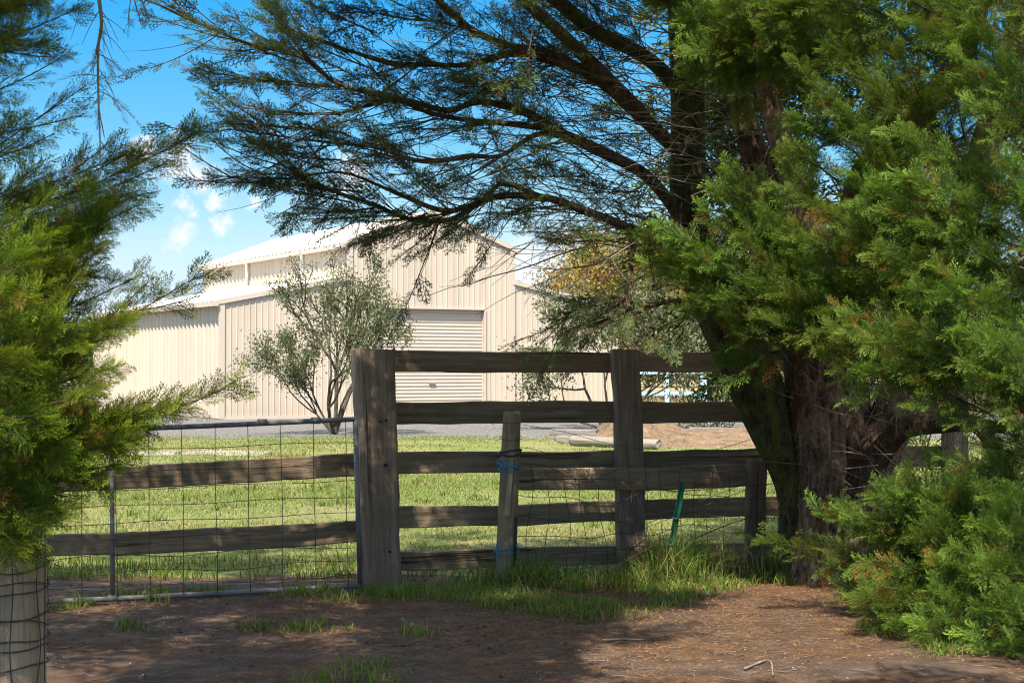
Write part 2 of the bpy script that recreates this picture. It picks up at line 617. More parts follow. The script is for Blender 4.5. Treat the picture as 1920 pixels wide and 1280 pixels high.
M['concrete'] = mat_simple('concrete_old', (0.33, 0.30, 0.26), 0.9, 0, 0.25, 8, col2=(0.24, 0.22, 0.16), spec=0.2)
M['sand'] = mat_ground('sand_soil', [(0.38, (0.09, 0.058, 0.035)), (0.5, (0.20, 0.135, 0.082)), (0.62, (0.32, 0.225, 0.145))], 4, None, fine=22, bump=0.08)
def mat_cream(name, col):
    m, nt, b, out = new_mat(name)
    t = NT(nt)
    geo = t.n('ShaderNodeNewGeometry')
    v = geo.outputs['Position']
    st = t.ramp(t.noise(v, 2.2, 6, 0.7, (1, 1, 0.07)), [(0.35, (0.90, 0.90, 0.90)), (0.6, (1.03, 1.03, 1.03))])
    bl = t.ramp(t.noise(v, 0.35, 4, 0.6), [(0.3, (0.94, 0.94, 0.94)), (0.7, (1.03, 1.03, 1.03))])
    c = t.mix(1.0, t.mix(1.0, col, st, 'MULTIPLY'), bl, 'MULTIPLY')
    sep = t.n('ShaderNodeSeparateXYZ'); t.l(v, sep.inputs[0])
    lm = t.n('ShaderNodeMapRange'); t.l(sep.outputs[2], lm.inputs[0])
    lm.inputs[1].default_value = 0.55; lm.inputs[2].default_value = 0.05
    c = t.mix(t.math('MULTIPLY', t.math('MULTIPLY', lm.outputs[0], t.noise(v, 6, 5, .7)), 0.55), c, (0.33, 0.25, 0.17))
    t.l(c, b.inputs['Base Color'])
    b.inputs['Roughness'].default_value = 0.5
    b.inputs['Specular IOR Level'].default_value = 0.25
    return m


M['cream'] = mat_cream('cream_steel', (0.500, 0.424, 0.340))
M['cream_side'] = M['cream']
M['cream_trim'] = mat_simple('cream_trim', (0.485, 0.412, 0.342), 0.4, 0, 0.04, 3, spec=0.4)
M['roof'] = mat_simple('roof_steel', (0.78, 0.74, 0.68), 0.45, 0, 0.03, 2, spec=0.4)
M['door_slat'] = mat_simple('door_slat_steel', (0.485, 0.405, 0.328), 0.45, 0, 0.03, 3, spec=0.4)
M['white'] = mat_simple('white_pipe', (0.78, 0.77, 0.75), 0.4, 0, 0.03, 6)
M['metal_handle'] = mat_simple('steel_handle', (0.45, 0.45, 0.46), 0.35, 0.9, 0.1, 20)
M['galv'] = mat_simple('galvanised_pipe', (0.125, 0.12, 0.118), 0.65, 0.1, 0.35, 18, col2=(0.19, 0.185, 0.18))
M['wire'] = mat_simple('dark_wire', (0.06, 0.05, 0.045), 0.6, 0.5, 0.3, 30)
M['rust_wire'] = mat_simple('rusty_wire', (0.07, 0.04, 0.028), 0.8, 0.2, 0.4, 30, col2=(0.07, 0.06, 0.055))
M['twine'] = mat_simple('blue_twine', (0.02, 0.22, 0.34), 0.6, 0, 0.25, 60)
M['picket'] = mat_simple('green_picket', (0.004, 0.11, 0.055), 0.45, 0.1, 0.2, 30)
M['black_rubber'] = mat_simple('black_strap', (0.02, 0.02, 0.02), 0.5, 0, 0.2, 30)
M['blue_paint'] = mat_simple('pale_blue_paint', (0.33, 0.52, 0.64), 0.5, 0, 0.08, 6, col2=(0.42, 0.58, 0.68))
M['hole'] = mat_simple('dark_hole', (0.012, 0.009, 0.007), 0.9, 0, 0.1, 20)
M['stone'] = mat_simple('pale_stone', (0.26, 0.21, 0.17), 0.9, 0, 0.25, 30)

# ------------------------------------------------------------------ ground
def sheet(name, x0, x1, y0, y1, z, mat, nx=2, ny=2, amp=0.0, nscale=1.0, edge=0.0, seed=3):
    xs = np.linspace(x0, x1, nx); ys = np.linspace(y0, y1, ny)
    gx, gy = np.meshgrid(xs, ys)
    p = np.stack([gx.ravel(), gy.ravel(), np.full(gx.size, z)], 1)
    if edge > 0:   # ragged near and far edges
        wv = wob(np.stack([gx.ravel(), np.zeros(gx.size), np.zeros(gx.size)], 1), 0.9, seed, 4)
        near = (gy.ravel() - y0) / (y1 - y0)
        p[:, 1] += wv * edge * (1 - near)
        wv2 = wob(np.stack([gx.ravel(), np.full(gx.size, 9.0), np.zeros(gx.size)], 1), 0.9, seed + 1, 4)
        p[:, 1] += wv2 * edge * near
    if amp > 0:
        p[:, 2] += amp * wob(p * np.array([1, 1, 0]), nscale, seed, 5)
    i = np.arange(nx - 1)[None, :] + nx * np.arange(ny - 1)[:, None]
    i = i.ravel()
    f = np.stack([i, i + 1, i + 1 + nx, i + nx], 1)
    me = mesh_arrays(name, p, f, smooth=True)
    o = link(name, me, mat)
    o['kind'] = 'structure'
    return o


sheet('ground', -1500, 1500, -60, 3500, 0.0, M['paddock'], 40, 60)
sheet('lawn', -26, 26, 11.9, 37.5, 0.006, M['lawn'], 260, 60, 0, edge=0.35, seed=4)
sheet('gravel_drive', -30, 30, 34.6, 52.0, 0.012, M['gravel'], 260, 20, 0, edge=0.5, seed=5)
DIRT_Z = 0.03


def dirt_z(p):
    p = np.asarray(p, float).reshape(-1, 3) * np.array([1, 1, 0])
    z = DIRT_Z + 0.018 * wob(p, 1.1, 6, 3) + 0.007 * wob(p, 7.0, 8, 3)
    far = np.clip((p[:, 1] - 11.0) / 1.4, 0, 1)
    return z * (1 - far) - 0.01 * far


def build_dirt():
    nx, ny = 170, 180
    gx, gy = np.meshgrid(np.linspace(-7, 9, nx), np.linspace(-2, 13.0, ny))
    p = np.stack([gx.ravel(), gy.ravel(), np.zeros(gx.size)], 1)
    p[:, 2] = dirt_z(p)
    i = (np.arange(nx - 1)[None, :] + nx * np.arange(ny - 1)[:, None]).ravel()
    f = np.stack([i, i + 1, i + 1 + nx, i + nx], 1)
    o = link('dirt_track', mesh_arrays('dirt_track', p, f, True), M['dirt'])
    o['kind'] = 'structure'


build_dirt()

# concrete apron seen through the gate
sheet('concrete_path', -12, -4.3, 28.3, 29.9, 0.016, M['concrete'], 120, 6, 0, edge=0.32, seed=8)

# ------------------------------------------------------------------ shed
U = np.array([0.874, 0.486, 0.0]); U /= np.linalg.norm(U)
V = np.array([-U[1], U[0], 0.0])
S0 = np.array([(415 - 960) * 48.0 / F, 48.0, 0.0])
SL = 13.7
sa, sb, sc = 4.03, 9.645, 13.68
Z_E, Z_J, Z_C, Z_A = 3.44, 4.23, 5.30, 6.36
BASE = 0.03
shed = empty('barn_shed', tuple(S0), 'large cream corrugated steel barn shed with raised centre roof beyond the gravel', 'shed')


def SP(s, d, z):
    return S0 + U * s + V * d + np.array([0, 0, z])


def front_top(s):
    if s <= sa: return Z_E + (Z_J - Z_E) * s / sa
    if s >= sb: return Z_E + (Z_J - Z_E) * (sc - s) / (sc - sb)
    mid = (sa + sb) / 2
    return Z_A - (Z_A - Z_C) * abs(s - mid) / (mid - sa)


DOOR = (5.02, 8.62, 3.33)
PAD = (9.98, 10.92, 2.12)


def rib_profile(width, pitch, ribw, ribh, phase=0.0):
    """Trapezoid rib profile along s as (s, out) points."""
    pts = [(0.0, 0.0)]
    s = pitch / 2 + phase
    while s + ribw / 2 < width:
        pts += [(s - ribw / 2, 0), (s - ribw * 0.22, ribh), (s + ribw * 0.22, ribh), (s + ribw / 2, 0)]
        s += pitch
    pts.append((width, 0.0))
    return pts


SHEET_W = 0.76
n_front = int(round(sc / SHEET_W))
W_ = sc / n_front
for k in range(n_front):
    s0 = k * W_
    pr = rib_profile(W_, W_ / 4, 0.046, 0.022)
    # cut the profile at the section breaks and openings, each vertical run one quad strip
    cuts = [x for x in (sa, sb, DOOR[0], DOOR[1], PAD[0], PAD[1], (sa + sb) / 2) if s0 < x < s0 + W_]
    ss = [(s0 + a, b) for a, b in pr]
    for cx in cuts:
        for j in range(len(ss) - 1):
            if ss[j][0] < cx < ss[j + 1][0]:
                u = (cx - ss[j][0]) / (ss[j + 1][0] - ss[j][0])
                ss.insert(j + 1, (cx, ss[j][1] * (1 - u) + ss[j + 1][1] * u))
                break
    mb = MB()
    for (a, oa), (b, ob) in zip(ss[:-1], ss[1:]):
        mid = (a + b) / 2
        bot = BASE
        if DOOR[0] <= mid <= DOOR[1]: bot = DOOR[2]
        elif PAD[0] <= mid <= PAD[1]: bot = PAD[2]
        ta, tb = front_top(a + 1e-4 if a in (sa, sb) and mid > a else a), front_top(b)
        if abs(a - sa) < 1e-6 and mid > sa: ta = Z_C
        if abs(b - sb) < 1e-6 and mid < sb: tb = Z_C
        if abs(a - sb) < 1e-6 and mid > sb: ta = Z_J
        if abs(b - sa) < 1e-6 and mid < sa: tb = Z_J
        v = [SP(a, -oa, bot), SP(b, -ob, bot), SP(b, -ob, tb), SP(a, -oa, ta)]
        mb.add([p - S0 for p in v], [(0, 1, 2, 3)])
    link('wall_sheet', mb.mesh('wall_sheet'), M['cream'], shed, S0)

# corrugated side wall, one sheet shared as mesh data
nside = 18
ws = SL / nside
wave = MB()
nn = 60
for j in range(nn):
    a, b = j / nn * ws, (j + 1) / nn * ws
    pa, pb = [0.034 * math.sin(x / ws * 2 * math.pi * 2) for x in (a, b)]
    q = [V * a - U * pa, V * b - U * pb]
    wave.add([q[0] + np.array([0, 0, BASE]), q[0] + np.array([0, 0, Z_E - 0.02]), q[1] + np.array([0, 0, Z_E - 0.02]), q[1] + np.array([0, 0, BASE])], [(0, 1, 2, 3)])
wme = wave.mesh('corrugated_sheet', True); wme.materials.append(M['cream_side'])
for k in range(nside):
    link('corrugated_sheet', wme, None, shed, SP(0, k * ws, 0))
wave = MB()
for j in range(nn):
    a, b = j / nn * ws, (j + 1) / nn * ws
    pa, pb = [0.034 * math.sin(x / ws * 2 * math.pi * 2) for x in (a, b)]
    q = [V * a - U * pa, V * b - U * pb]
    wave.add([q[0] + np.array([0, 0, Z_J - .05]), q[0] + np.array([0, 0, Z_C - 0.02]), q[1] + np.array([0, 0, Z_C - 0.02]), q[1] + np.array([0, 0, Z_J - .05])], [(0, 1, 2, 3)])
cme = wave.mesh('clerestory_sheet', True); cme.materials.append(M['cream_side'])
for k in range(nside):
    link('clerestory_sheet', cme, None, shed, SP(sa, k * ws, 0))
# plain far and right walls, closing the volume
mb = MB()
mb.add([SP(sc, 0, 0) - S0, SP(sc, SL, 0) - S0, SP(sc, SL, Z_E - 0.02) - S0, SP(sc, 0, Z_E - 0.02) - S0], [(0, 1, 2, 3)])
mb.add([SP(sb, 0, Z_J - .05) - S0, SP(sb, SL, Z_J - .05) - S0, SP(sb, SL, Z_C - .02) - S0, SP(sb, 0, Z_C - .02) - S0], [(0, 1, 2, 3)])
bk = [(0, 0), (sc, 0), (sc, Z_E), (sb, Z_J), (sb, Z_C), ((sa + sb) / 2, Z_A), (sa, Z_C), (sa, Z_J), (0, Z_E)]
mb.add([SP(s, SL, z) - S0 for s, z in bk], [tuple(range(9))])
link('rear_wall', mb.mesh('rear_wall'), M['cream'], shed, S0)


def roof(name, s0, z0, s1, z1, over0, over1, oh_f=0.05):
    """A thin ribbed roof plane from (s0,z0) to (s1,z1) with overhangs in s and d."""
    sl = (z1 - z0) / (s1 - s0)
    a, b = s0 - over0, s1 + over1
    za, zb = z0 - sl * over0, z1 + sl * over1
    mb = MB()
    n = 34
    pitch = (SL + 2 * oh_f) / n
    prof = []
    for i in range(n):
        d = -oh_f + i * pitch
        prof += [(d, 0), (d + pitch * 0.7, 0), (d + pitch * 0.78, 0.035), (d + pitch * 0.92, 0.035)]
    prof.append((SL + oh_f, 0))
    for (d0, h0), (d1, h1) in zip(prof[:-1], prof[1:]):
        mb.add([SP(a, d0, za + 0.04 + h0) - S0, SP(b, d0, zb + 0.04 + h0) - S0, SP(b, d1, zb + 0.04 + h1) - S0, SP(a, d1, za + 0.04 + h1) - S0], [(0, 1, 2, 3)])
    # underside
    mb.add([SP(a, -oh_f, za + 0.0) - S0, SP(a, SL + oh_f, za) - S0, SP(b, SL + oh_f, zb) - S0, SP(b, -oh_f, zb) - S0], [(0, 1, 2, 3)])
    return link(name, mb.mesh(name), M['roof'], shed, S0)


smid = (sa + sb) / 2
roof('roof', 0, Z_E, sa, Z_J, 0.20, -0.03)
roof('roof', sa, Z_C, smid, Z_A, 0.20, 0.0)
roof('roof', smid, Z_A, sb, Z_C, 0.0, 0.20)
roof('roof', sb, Z_J, sc, Z_E, -0.03, 0.20)


def bar(name, pts, w, h, mat, parent, up=(0, 0, 1)):
    """Square bar along two points (world)."""
    a, b = np.asarray(pts[0], float), np.asarray(pts[1], float)
    t = b - a; L = np.linalg.norm(t); t /= L
    upv = np.asarray(up, float); side = np.cross(t, upv); side /= np.linalg.norm(side); up2 = np.cross(side, t)
    mb = MB()
    v = []
    for p in (a, b):
        for sx, sz in ((-1, -1), (1, -1), (1, 1), (-1, 1)):
            v.append(p + side * sx * w / 2 + up2 * sz * h / 2 - a)
    mb.add(v, [(0, 3, 2, 1), (4, 5, 6, 7), (0, 1, 5, 4), (1, 2, 6, 5), (2, 3, 7, 6), (3, 0, 4, 7)])
    return link(name, mb.mesh(name), mat, parent, a)


# barge flashings on the front, gutters along the side, corner flashings
def slope_pt(s, d, dz): return SP(s, d, front_top(s) + dz)


bar('barge_flashing', (SP(-0.2, -0.055, Z_E - 0.04), SP(sa - 0.02, -0.055, Z_J)), 0.05, 0.14, M['cream_trim'], shed)
bar('barge_flashing', (SP(sa - 0.2, -0.06, Z_C - 0.07), SP(smid, -0.06, Z_A)), 0.05, 0.14, M['cream_trim'], shed)
bar('barge_flashing', (SP(smid, -0.06, Z_A + .002), SP(sb + 0.2, -0.06, Z_C - 0.07)), 0.05, 0.14, M['cream_trim'], shed)
bar('barge_flashing', (SP(sb + 0.02, -0.055, Z_J), SP(sc + 0.2, -0.055, Z_E - 0.04)), 0.05, 0.14, M['cream_trim'], shed)
bar('gutter', (SP(-0.20, -0.14, Z_E - 0.08), SP(-0.20, SL + .1, Z_E - 0.08)), 0.13, 0.13, M['cream_trim'], shed)
bar('gutter', (SP(sa - 0.20, -0.145, Z_C - 0.12), SP(sa - 0.20, SL + .1, Z_C - 0.12)), 0.13, 0.12, M['cream_trim'], shed)
bar('gutter', (SP(sb + 0.20, -0.145, Z_C - 0.12), SP(sb + 0.20, SL + .1, Z_C - 0.12)), 0.13, 0.12, M['cream_trim'], shed)
for s, z0, z1 in ((0.0, BASE, Z_E - .02), (sa, Z_J + .03, Z_C - .05), (sb, BASE, Z_C - .05)):
    bar('corner_flashing', (SP(s, -0.02, z0), SP(s, -0.02, z1)), 0.17, 0.075, M['cream_trim'], shed, up=(-V[0], -V[1], 0))
bar('corner_flashing', (SP(0.0, SL, BASE), SP(0, SL, Z_E - .02)), 0.15, 0.1, M['cream_trim'], shed, up=(-V[0], -V[1], 0))
# door frame trim
bar('door_trim', (SP(DOOR[0] - .03, -0.01, BASE), SP(DOOR[0] - .03, -0.01, DOOR[2])), 0.06, 0.10, M['cream_trim'], shed, up=(-V[0], -V[1], 0))
bar('door_trim', (SP(DOOR[1] + .03, -0.01, BASE), SP(DOOR[1] + .03, -0.01, DOOR[2])), 0.06, 0.10, M['cream_trim'], shed, up=(-V[0], -V[1], 0))
bar('door_trim', (SP(DOOR[0] - .06, -0.01, DOOR[2] + .02), SP(DOOR[1] + .06, -0.01, DOOR[2] + .02)), 0.10, 0.05, M['cream_trim'], shed)
# reveal behind the opening
mb = MB()
for s in (DOOR[0], DOOR[1]):
    mb.add([SP(s, 0.0, BASE) - S0, SP(s, .25, BASE) - S0, SP(s, .25, DOOR[2]) - S0, SP(s, 0.0, DOOR[2]) - S0], [(0, 1, 2, 3)])
mb.add([SP(DOOR[0], 0.0, DOOR[2]) - S0, SP(DOOR[1], 0.0, DOOR[2]) - S0, SP(DOOR[1], .25, DOOR[2]) - S0, SP(DOOR[0], .25, DOOR[2]) - S0], [(0, 1, 2, 3)])
link('door_reveal', mb.mesh('door_reveal'), M['cream_trim'], shed, S0)
# roller door of slats
rd_loc = SP(DOOR[0], 0.13, BASE)
rdo = empty('roller_door', (0, 0, 0))
rdo.parent = shed; rdo.location = Vector(rd_loc) - Vector(S0)
nsl = 30
hs = (DOOR[2] - BASE) / nsl
dw = DOOR[1] - DOOR[0]
sl = MB()
prof = [(0, 0.0), (0.10, 0.0), (0.22, 0.012), (0.40, 0.018), (0.60, 0.018), (0.78, 0.012), (0.90, 0.0), (1.0, 0.0)]
for (a, oa), (b, ob) in zip(prof[:-1], prof[1:]):
    sl.add([-V * oa + np.array([0, 0, a * hs]), U * dw - V * oa + np.array([0, 0, a * hs]), U * dw - V * ob + np.array([0, 0, b * hs]), -V * ob + np.array([0, 0, b * hs])], [(0, 1, 2, 3)])
slm = sl.mesh('door_slat'); slm.materials.append(M['door_slat'])
for k in range(nsl):
    link('door_slat', slm, None, rdo, rd_loc + np.array([0, 0, k * hs]))
bar('bottom_rail', (SP(DOOR[0] + .02, 0.10, BASE + .06), SP(DOOR[1] - .02, 0.10, BASE + .06)), 0.05, 0.11, M['cream_trim'], rdo)
bar('lock_handle', (SP(6.75, 0.08, 1.02), SP(6.97, 0.08, 1.02)), 0.04, 0.05, M['metal_handle'], rdo)
# personal access door with hood and handle
pd = MB()
pd.add([SP(PAD[0], .05, BASE) - S0, SP(PAD[1], .05, BASE) - S0, SP(PAD[1], .05, PAD[2]) - S0, SP(PAD[0], .05, PAD[2]) - S0], [(0, 1, 2, 3)])
pdo = link('access_door', pd.mesh('access_door'), M['cream'], shed, S0)
bar('door_hood', (SP(PAD[0] - .1, -0.08, PAD[2] + .06), SP(PAD[1] + .1, -0.08, PAD[2] + .06)), 0.22, 0.05, M['cream_trim'], shed)
bar('door_frame', (SP(PAD[0] - .02, 0.0, BASE), SP(PAD[0] - .02, 0.0, PAD[2])), 0.06, 0.09, M['cream_trim'], shed, up=(-V[0], -V[1], 0))
bar('door_frame', (SP(PAD[1] + .02, 0.0, BASE), SP(PAD[1] + .02, 0.0, PAD[2])), 0.06, 0.09, M['cream_trim'], shed, up=(-V[0], -V[1], 0))
bar('door_handle', (SP(PAD[0] + .10, 0.0, 1.02), SP(PAD[0] + .22, 0.0, 1.0)), 0.05, 0.05, M['metal_handle'], pdo)
bar('wall_strip', (SP(0, -.03, 0.05), SP(sc, -.03, 0.05)), 0.04, 0.10, M['cream_trim'], shed)
# white downpipes from the upper gutter onto the lower roof, each with a spreader
for d in (3.6, 8.7):
    mb = MB()
    top = SP(sa - 0.10, d, Z_C - .16); bot = SP(sa - .10, d, Z_J + .10)
    mb.tube([SP(sa - .2, d, Z_C - .16) - top, top - top, bot - top], 0.055, 10)
    dp = link('downpipe', mb.mesh('downpipe', True), M['white'], shed, top)
    mb = MB(); mb.tube([-V * .38, V * .38], 0.05, 10)
    mb.tube([U * .1 + np.array([0, 0, 0]), -U * .1], 0.05, 10)
    link('spreader', mb.mesh('spreader', True), M['white'], dp, SP(sa - .13, d, Z_J + .08))

# ------------------------------------------------------------------ timber fence
FD = np.array([0.944, 0.329, 0.0]); FD /= np.linalg.norm(FD)
FN = np.array([FD[1], -FD[0], 0.0])        # towards the camera
F0 = np.array([PX(705, 11.36), 11.36, 0.0])


def on_fence(px, off=0.0):
    """Point of the fence line (shifted off metres to the camera) under photo column px."""
    k = (px - 960.0) / F
    p = F0 + FN * off
    s = (k * p[1] - p[0]) / (FD[0] - k * FD[1])
    return p + FD * s


def zat(py, Y):
    return P(960, py, Y)[2]


def quat_from(xdir, ydir):
    x = Vector(xdir).normalized(); y = Vector(ydir)
    y = (y - x * y.dot(x)).normalized(); z = x.cross(y)
    m = Matrix((x, y, z)).transposed()
    return m.to_quaternion()


def timber(name, a, b, h, th, mat, parent, face, seg=30, rough=0.0095, bow=0.0, seed=0, round_=0.0, end_h=None):
    """A sawn board or squared post from a to b: local X along it, local Y = thickness (towards face), local Z = height."""
    a, b = np.asarray(a, float), np.asarray(b, float)
    L = np.linalg.norm(b - a)
    q = quat_from(b - a, face)
    c = min(h, th) * 0.10 + 0.002
    ring = [(-th / 2, -h / 2 + c), (-th / 2, -h / 6), (-th / 2, h / 6), (-th / 2, h / 2 - c), (-th / 2 + c, h / 2), (th / 2 - c, h / 2), (th / 2, h / 2 - c), (th / 2, h / 6), (th / 2, -h / 6), (th / 2, -h / 2 + c), (th / 2 - c, -h / 2), (-th / 2 + c, -h / 2)]
    ring = np.array(ring)
    n = len(ring)
    xs = np.linspace(0, L, seg + 1)
    v = np.zeros((seg + 1, n, 3))
    v[:, :, 0] = xs[:, None]
    u = xs / L
    sc_ = np.ones_like(u) if end_h is None else 1 + (end_h / h - 1) * u
    v[:, :, 1] = ring[None, :, 0] * (sc_[:, None] if end_h is not None else 1)
    v[:, :, 2] = ring[None, :, 1] * sc_[:, None] + (bow * 4 * u * (1 - u))[:, None]
    flat = v.reshape(-1, 3)
    k = seed * 13.7
    low = flat * np.array([0.6, 1, 1]) + k
    flat[:, 1] += rough * wob(low + 5, 9, seed, 4)
    flat[:, 2] += rough * wob(low, 5, seed + 3, 4) * 1.3
    endn = rough * 2.0 * wob(flat * np.array([0, 1, 1]) + k, 18, seed + 5, 3)
    e0 = np.zeros((seg + 1, n)); e0[0] = 1; e0[-1] = 1
    flat[:, 0] += endn * e0.ravel()
    f = []
    for i in range(seg):
        for j in range(n):
            f.append((i * n + j, (i + 1) * n + j, (i + 1) * n + (j + 1) % n, i * n + (j + 1) % n))
    f.append(tuple(range(n)))
    f.append(tuple(seg * n + j for j in range(n - 1, -1, -1)))
    me = bpy.data.meshes.new(name)
    me.from_pydata(flat.tolist(), [], f)
    me.update()
    return link(name, me, mat, parent, a, q)


def rot_post(name, a, b, r0, r1, mat, parent, seed=0, seg=30, n=20, rough=0.012, face=(0, -1, 0)):
    """A round post, local X along it."""
    a, b = np.asarray(a, float), np.asarray(b, float)
    L = np.linalg.norm(b - a)
    q = quat_from(b - a, face)
    xs = np.linspace(0, L, seg + 1); th = np.linspace(0, 2 * math.pi, n, endpoint=False)
    r = np.linspace(r0, r1, seg + 1)
    v = np.zeros((seg + 1, n, 3))
    v[:, :, 0] = xs[:, None]
    base = np.stack([np.repeat(xs * 0.5, n), np.tile(np.cos(th), seg + 1), np.tile(np.sin(th), seg + 1)], 1)
    w = wob(base + seed * 3.3, 2.2, seed, 4).reshape(seg + 1, n)
    rr = r[:, None] * (1 + rough / r0 * w)
    rr[-1] *= 0.96
    v[:, :, 1] = rr * np.cos(th); v[:, :, 2] = rr * np.sin(th)
    v[-1, :, 0] += 0.012 * np.sin(th * 2 + seed)
    f = []
    for i in range(seg):
        for j in range(n):
            f.append((i * n + j, (i + 1) * n + j, (i + 1) * n + (j + 1) % n, i * n + (j + 1) % n))
    f.append(tuple(range(n))); f.append(tuple(seg * n + j for j in range(n - 1, -1, -1)))
    me = bpy.data.meshes.new(name)
    me.from_pydata(v.reshape(-1, 3).tolist(), [], f)
    me.update()
    me.polygons.foreach_set('use_smooth', np.array([len(p.vertices) == 4 for p in me.polygons]))
    return link(name, me, mat, parent, a, q)


fence = empty('timber_fence', tuple(F0), 'weathered grey brown timber post and rail fence with thick gate post', 'fence')
RAILS = [((658, 697), (660, 697)), ((755, 795), (751, 790)), ((849, 890), (840, 878)), ((951, 989), (930, 968)), ((1035, 1072), (1012, 1046))]
OFF = -0.06
post2_px = 1173
p3 = None
for ri, ((t0, b0), (t1, b1)) in enumerate(RAILS):
    pa, pb = on_fence(740, OFF), on_fence(1440, OFF)
    za0, za1 = zat(t0, pa[1]), zat(b0, pa[1]); zb0, zb1 = zat(t1, pb[1]), zat(b1, pb[1])
    h = (za0 - za1 + zb0 - zb1) / 2
    sl_ = ((zb0 + zb1) / 2 - (za0 + za1) / 2) / np.linalg.norm(pb - pa)
    zc = (za0 + za1) / 2

    def rail_pt(px, pa=pa, zc=zc, sl_=sl_):
        p = on_fence(px, OFF).copy()
        p[2] = zc + sl_ * np.dot(p - pa, FD)
        return p
    r0 = timber('rail', rail_pt(712), rail_pt(1176), h, 0.045, M['rail'], fence, FN, seed=ri * 3 + 1, bow=(0.008, -0.006, 0.004, 0.010, -0.012)[ri])
    r1 = timber('rail', rail_pt(1178), rail_pt(1795), h * (0.97, 1.0, 1.02, 0.98, 1.0)[ri], 0.045, M['rail'], fence, FN, seed=ri * 3 + 2, bow=(-0.004, 0.006, 0.004, -0.008, 0.01)[ri])
# the two rails behind the gate
for ri, (pa_, pb_) in enumerate((((60, 880, 922), (668, 852, 893)), ((214, 1001, 1038), (676, 973, 1014)))):
    a = on_fence(pa_[0], OFF); b = on_fence(pb_[0], OFF)
    a[2] = (zat(pa_[1], a[1]) + zat(pa_[2], a[1])) / 2; b[2] = (zat(pb_[1], b[1]) + zat(pb_[2], b[1])) / 2
    timber('rail', a, b, zat(pb_[1], b[1]) - zat(pb_[2], b[1]), 0.045, M['rail'], fence, FN, seed=30 + ri, bow=0.008)
a = on_fence(-60, OFF); b = on_fence(211, OFF)
a[2] = (zat(1010, a[1]) + zat(1052, a[1])) / 2; b[2] = (zat(998, b[1]) + zat(1040, b[1])) / 2
timber('rail', a, b, 0.138, 0.045, M['rail'], fence, FN, seed=37, bow=-0.01, rough=0.012)
# posts
a = P(715, 1112, 11.24); a[2] = -0.1
bT = P(699, 655, 11.24)
gate_post = timber('gate_post', a, bT, 0.262, 0.20, M['post'], fence, FN, seg=40, rough=0.011, seed=50)
gate_post['label'] = 'thick gate post with bolt holes and split grain'
for (hx, hy, r) in ((704, 789, 0.0075), (717, 787, 0.0075), (716, 870, 0.012), (724, 1031, 0.008)):
    mb = MB(); c0 = P(hx, hy, 11.24) + FN * 0.098
    mb.tube([FN * -0.03, FN * 0.008], r, 10)
    h_ = link('bolt_hole', mb.mesh('bolt_hole'), M['hole'], gate_post, (0, 0, 0))
    h_.parent = fence; h_.location = Vector(c0) - fence.location
q2 = on_fence(1187, 0.03); q2[2] = -0.1
q2t = on_fence(1172, 0.03); q2t[2] = zat(656, q2t[1])
timber('fence_post', q2, q2t, 0.205, 0.09, M['post'], fence, FN, seg=36, rough=0.009, seed=55)
q3 = on_fence(1792, 0.03); q3[2] = -0.1; q3t = on_fence(1788, 0.03); q3t[2] = zat(640, q3t[1])
timber('fence_post', q3, q3t, 0.2, 0.09, M['post'], fence, FN, seg=30, rough=0.009, seed=57)
q0 = on_fence(-40, 0.03); q0[2] = -0.1; q0t = q0.copy(); q0t[2] = 1.45
timber('fence_post', q0, q0t, 0.2, 0.09, M['post'], fence, FN, seg=30, rough=0.009, seed=58)

# ------------------------------------------------------------------ mesh gate
G1b = P(684, 1097, 10.98); G0b = P(-30, 1133, 10.05)
G1t = P(684, 785, 10.98); G0t = P(-30, 809, 10.05)
gate = empty('mesh_gate', (G1b[0], G1b[1], 0.0), 'galvanised pipe gate with square wire mesh hung beside the thick post', 'gate')
GD = (G1b - G0b)


def gpt(px, top):
    """Point on the gate's top or bottom pipe below photo column px."""
    a, b = (G0t, G1t) if top else (G0b, G1b)
    k = (px - 960.0) / F
    u = (k * a[1] - a[0]) / ((b[0] - a[0]) - k * (b[1] - a[1]))
    return a + (b - a) * u


def pipe(name, pts, r, mat, parent, n=12, smooth=True):
    pts = np.asarray(pts, float)
    mb = MB(); mb.tube(pts - pts[0], r, n)
    return link(name, mb.mesh(name, smooth), mat, parent, pts[0])


pipe('top_pipe', catmull([gpt(-30, True), gpt(300, True) + [0, 0, -.012], gpt(668, True)], 8), 0.0165, M['galv'], gate)
pipe('bottom_pipe', catmull([gpt(-30, False), gpt(300, False) + [0, 0, -.004], gpt(682, False)], 8), 0.0175, M['galv'], gate)
pipe('brace_pipe', [gpt(213, False), gpt(210, True)], 0.0145, M['galv'], gate)
pipe('end_pipe', [gpt(676, False), gpt(666, True)], 0.0165, M['galv'], gate)
pipe('end_pipe', [gpt(-28, False), gpt(-28, True)], 0.0165, M['galv'], gate)
for (px, tp) in ((492, True), (592, True), (213, False)):
    c0 = gpt(px, tp); dv = GD / np.linalg.norm(GD)
    pipe('clamp', [c0 - dv * .03, c0 + dv * .03], 0.022, M['galv'], gate)
GN = np.array([dv[1], -dv[0], 0])
for i, px in enumerate((28, 88, 153, 218, 280, 343, 405, 466, 528, 589, 649)):
    a, b = gpt(px + 3, False), gpt(px - 3, True)
    w = [a + (b - a) * u + GN * 0.018 + np.array([0.003 * math.sin(i * 2.1 + u * 7), 0, 0]) for u in np.linspace(0, 1, 9)]
    pipe('mesh_wire', w, 0.0024, M['wire'], gate, 6)
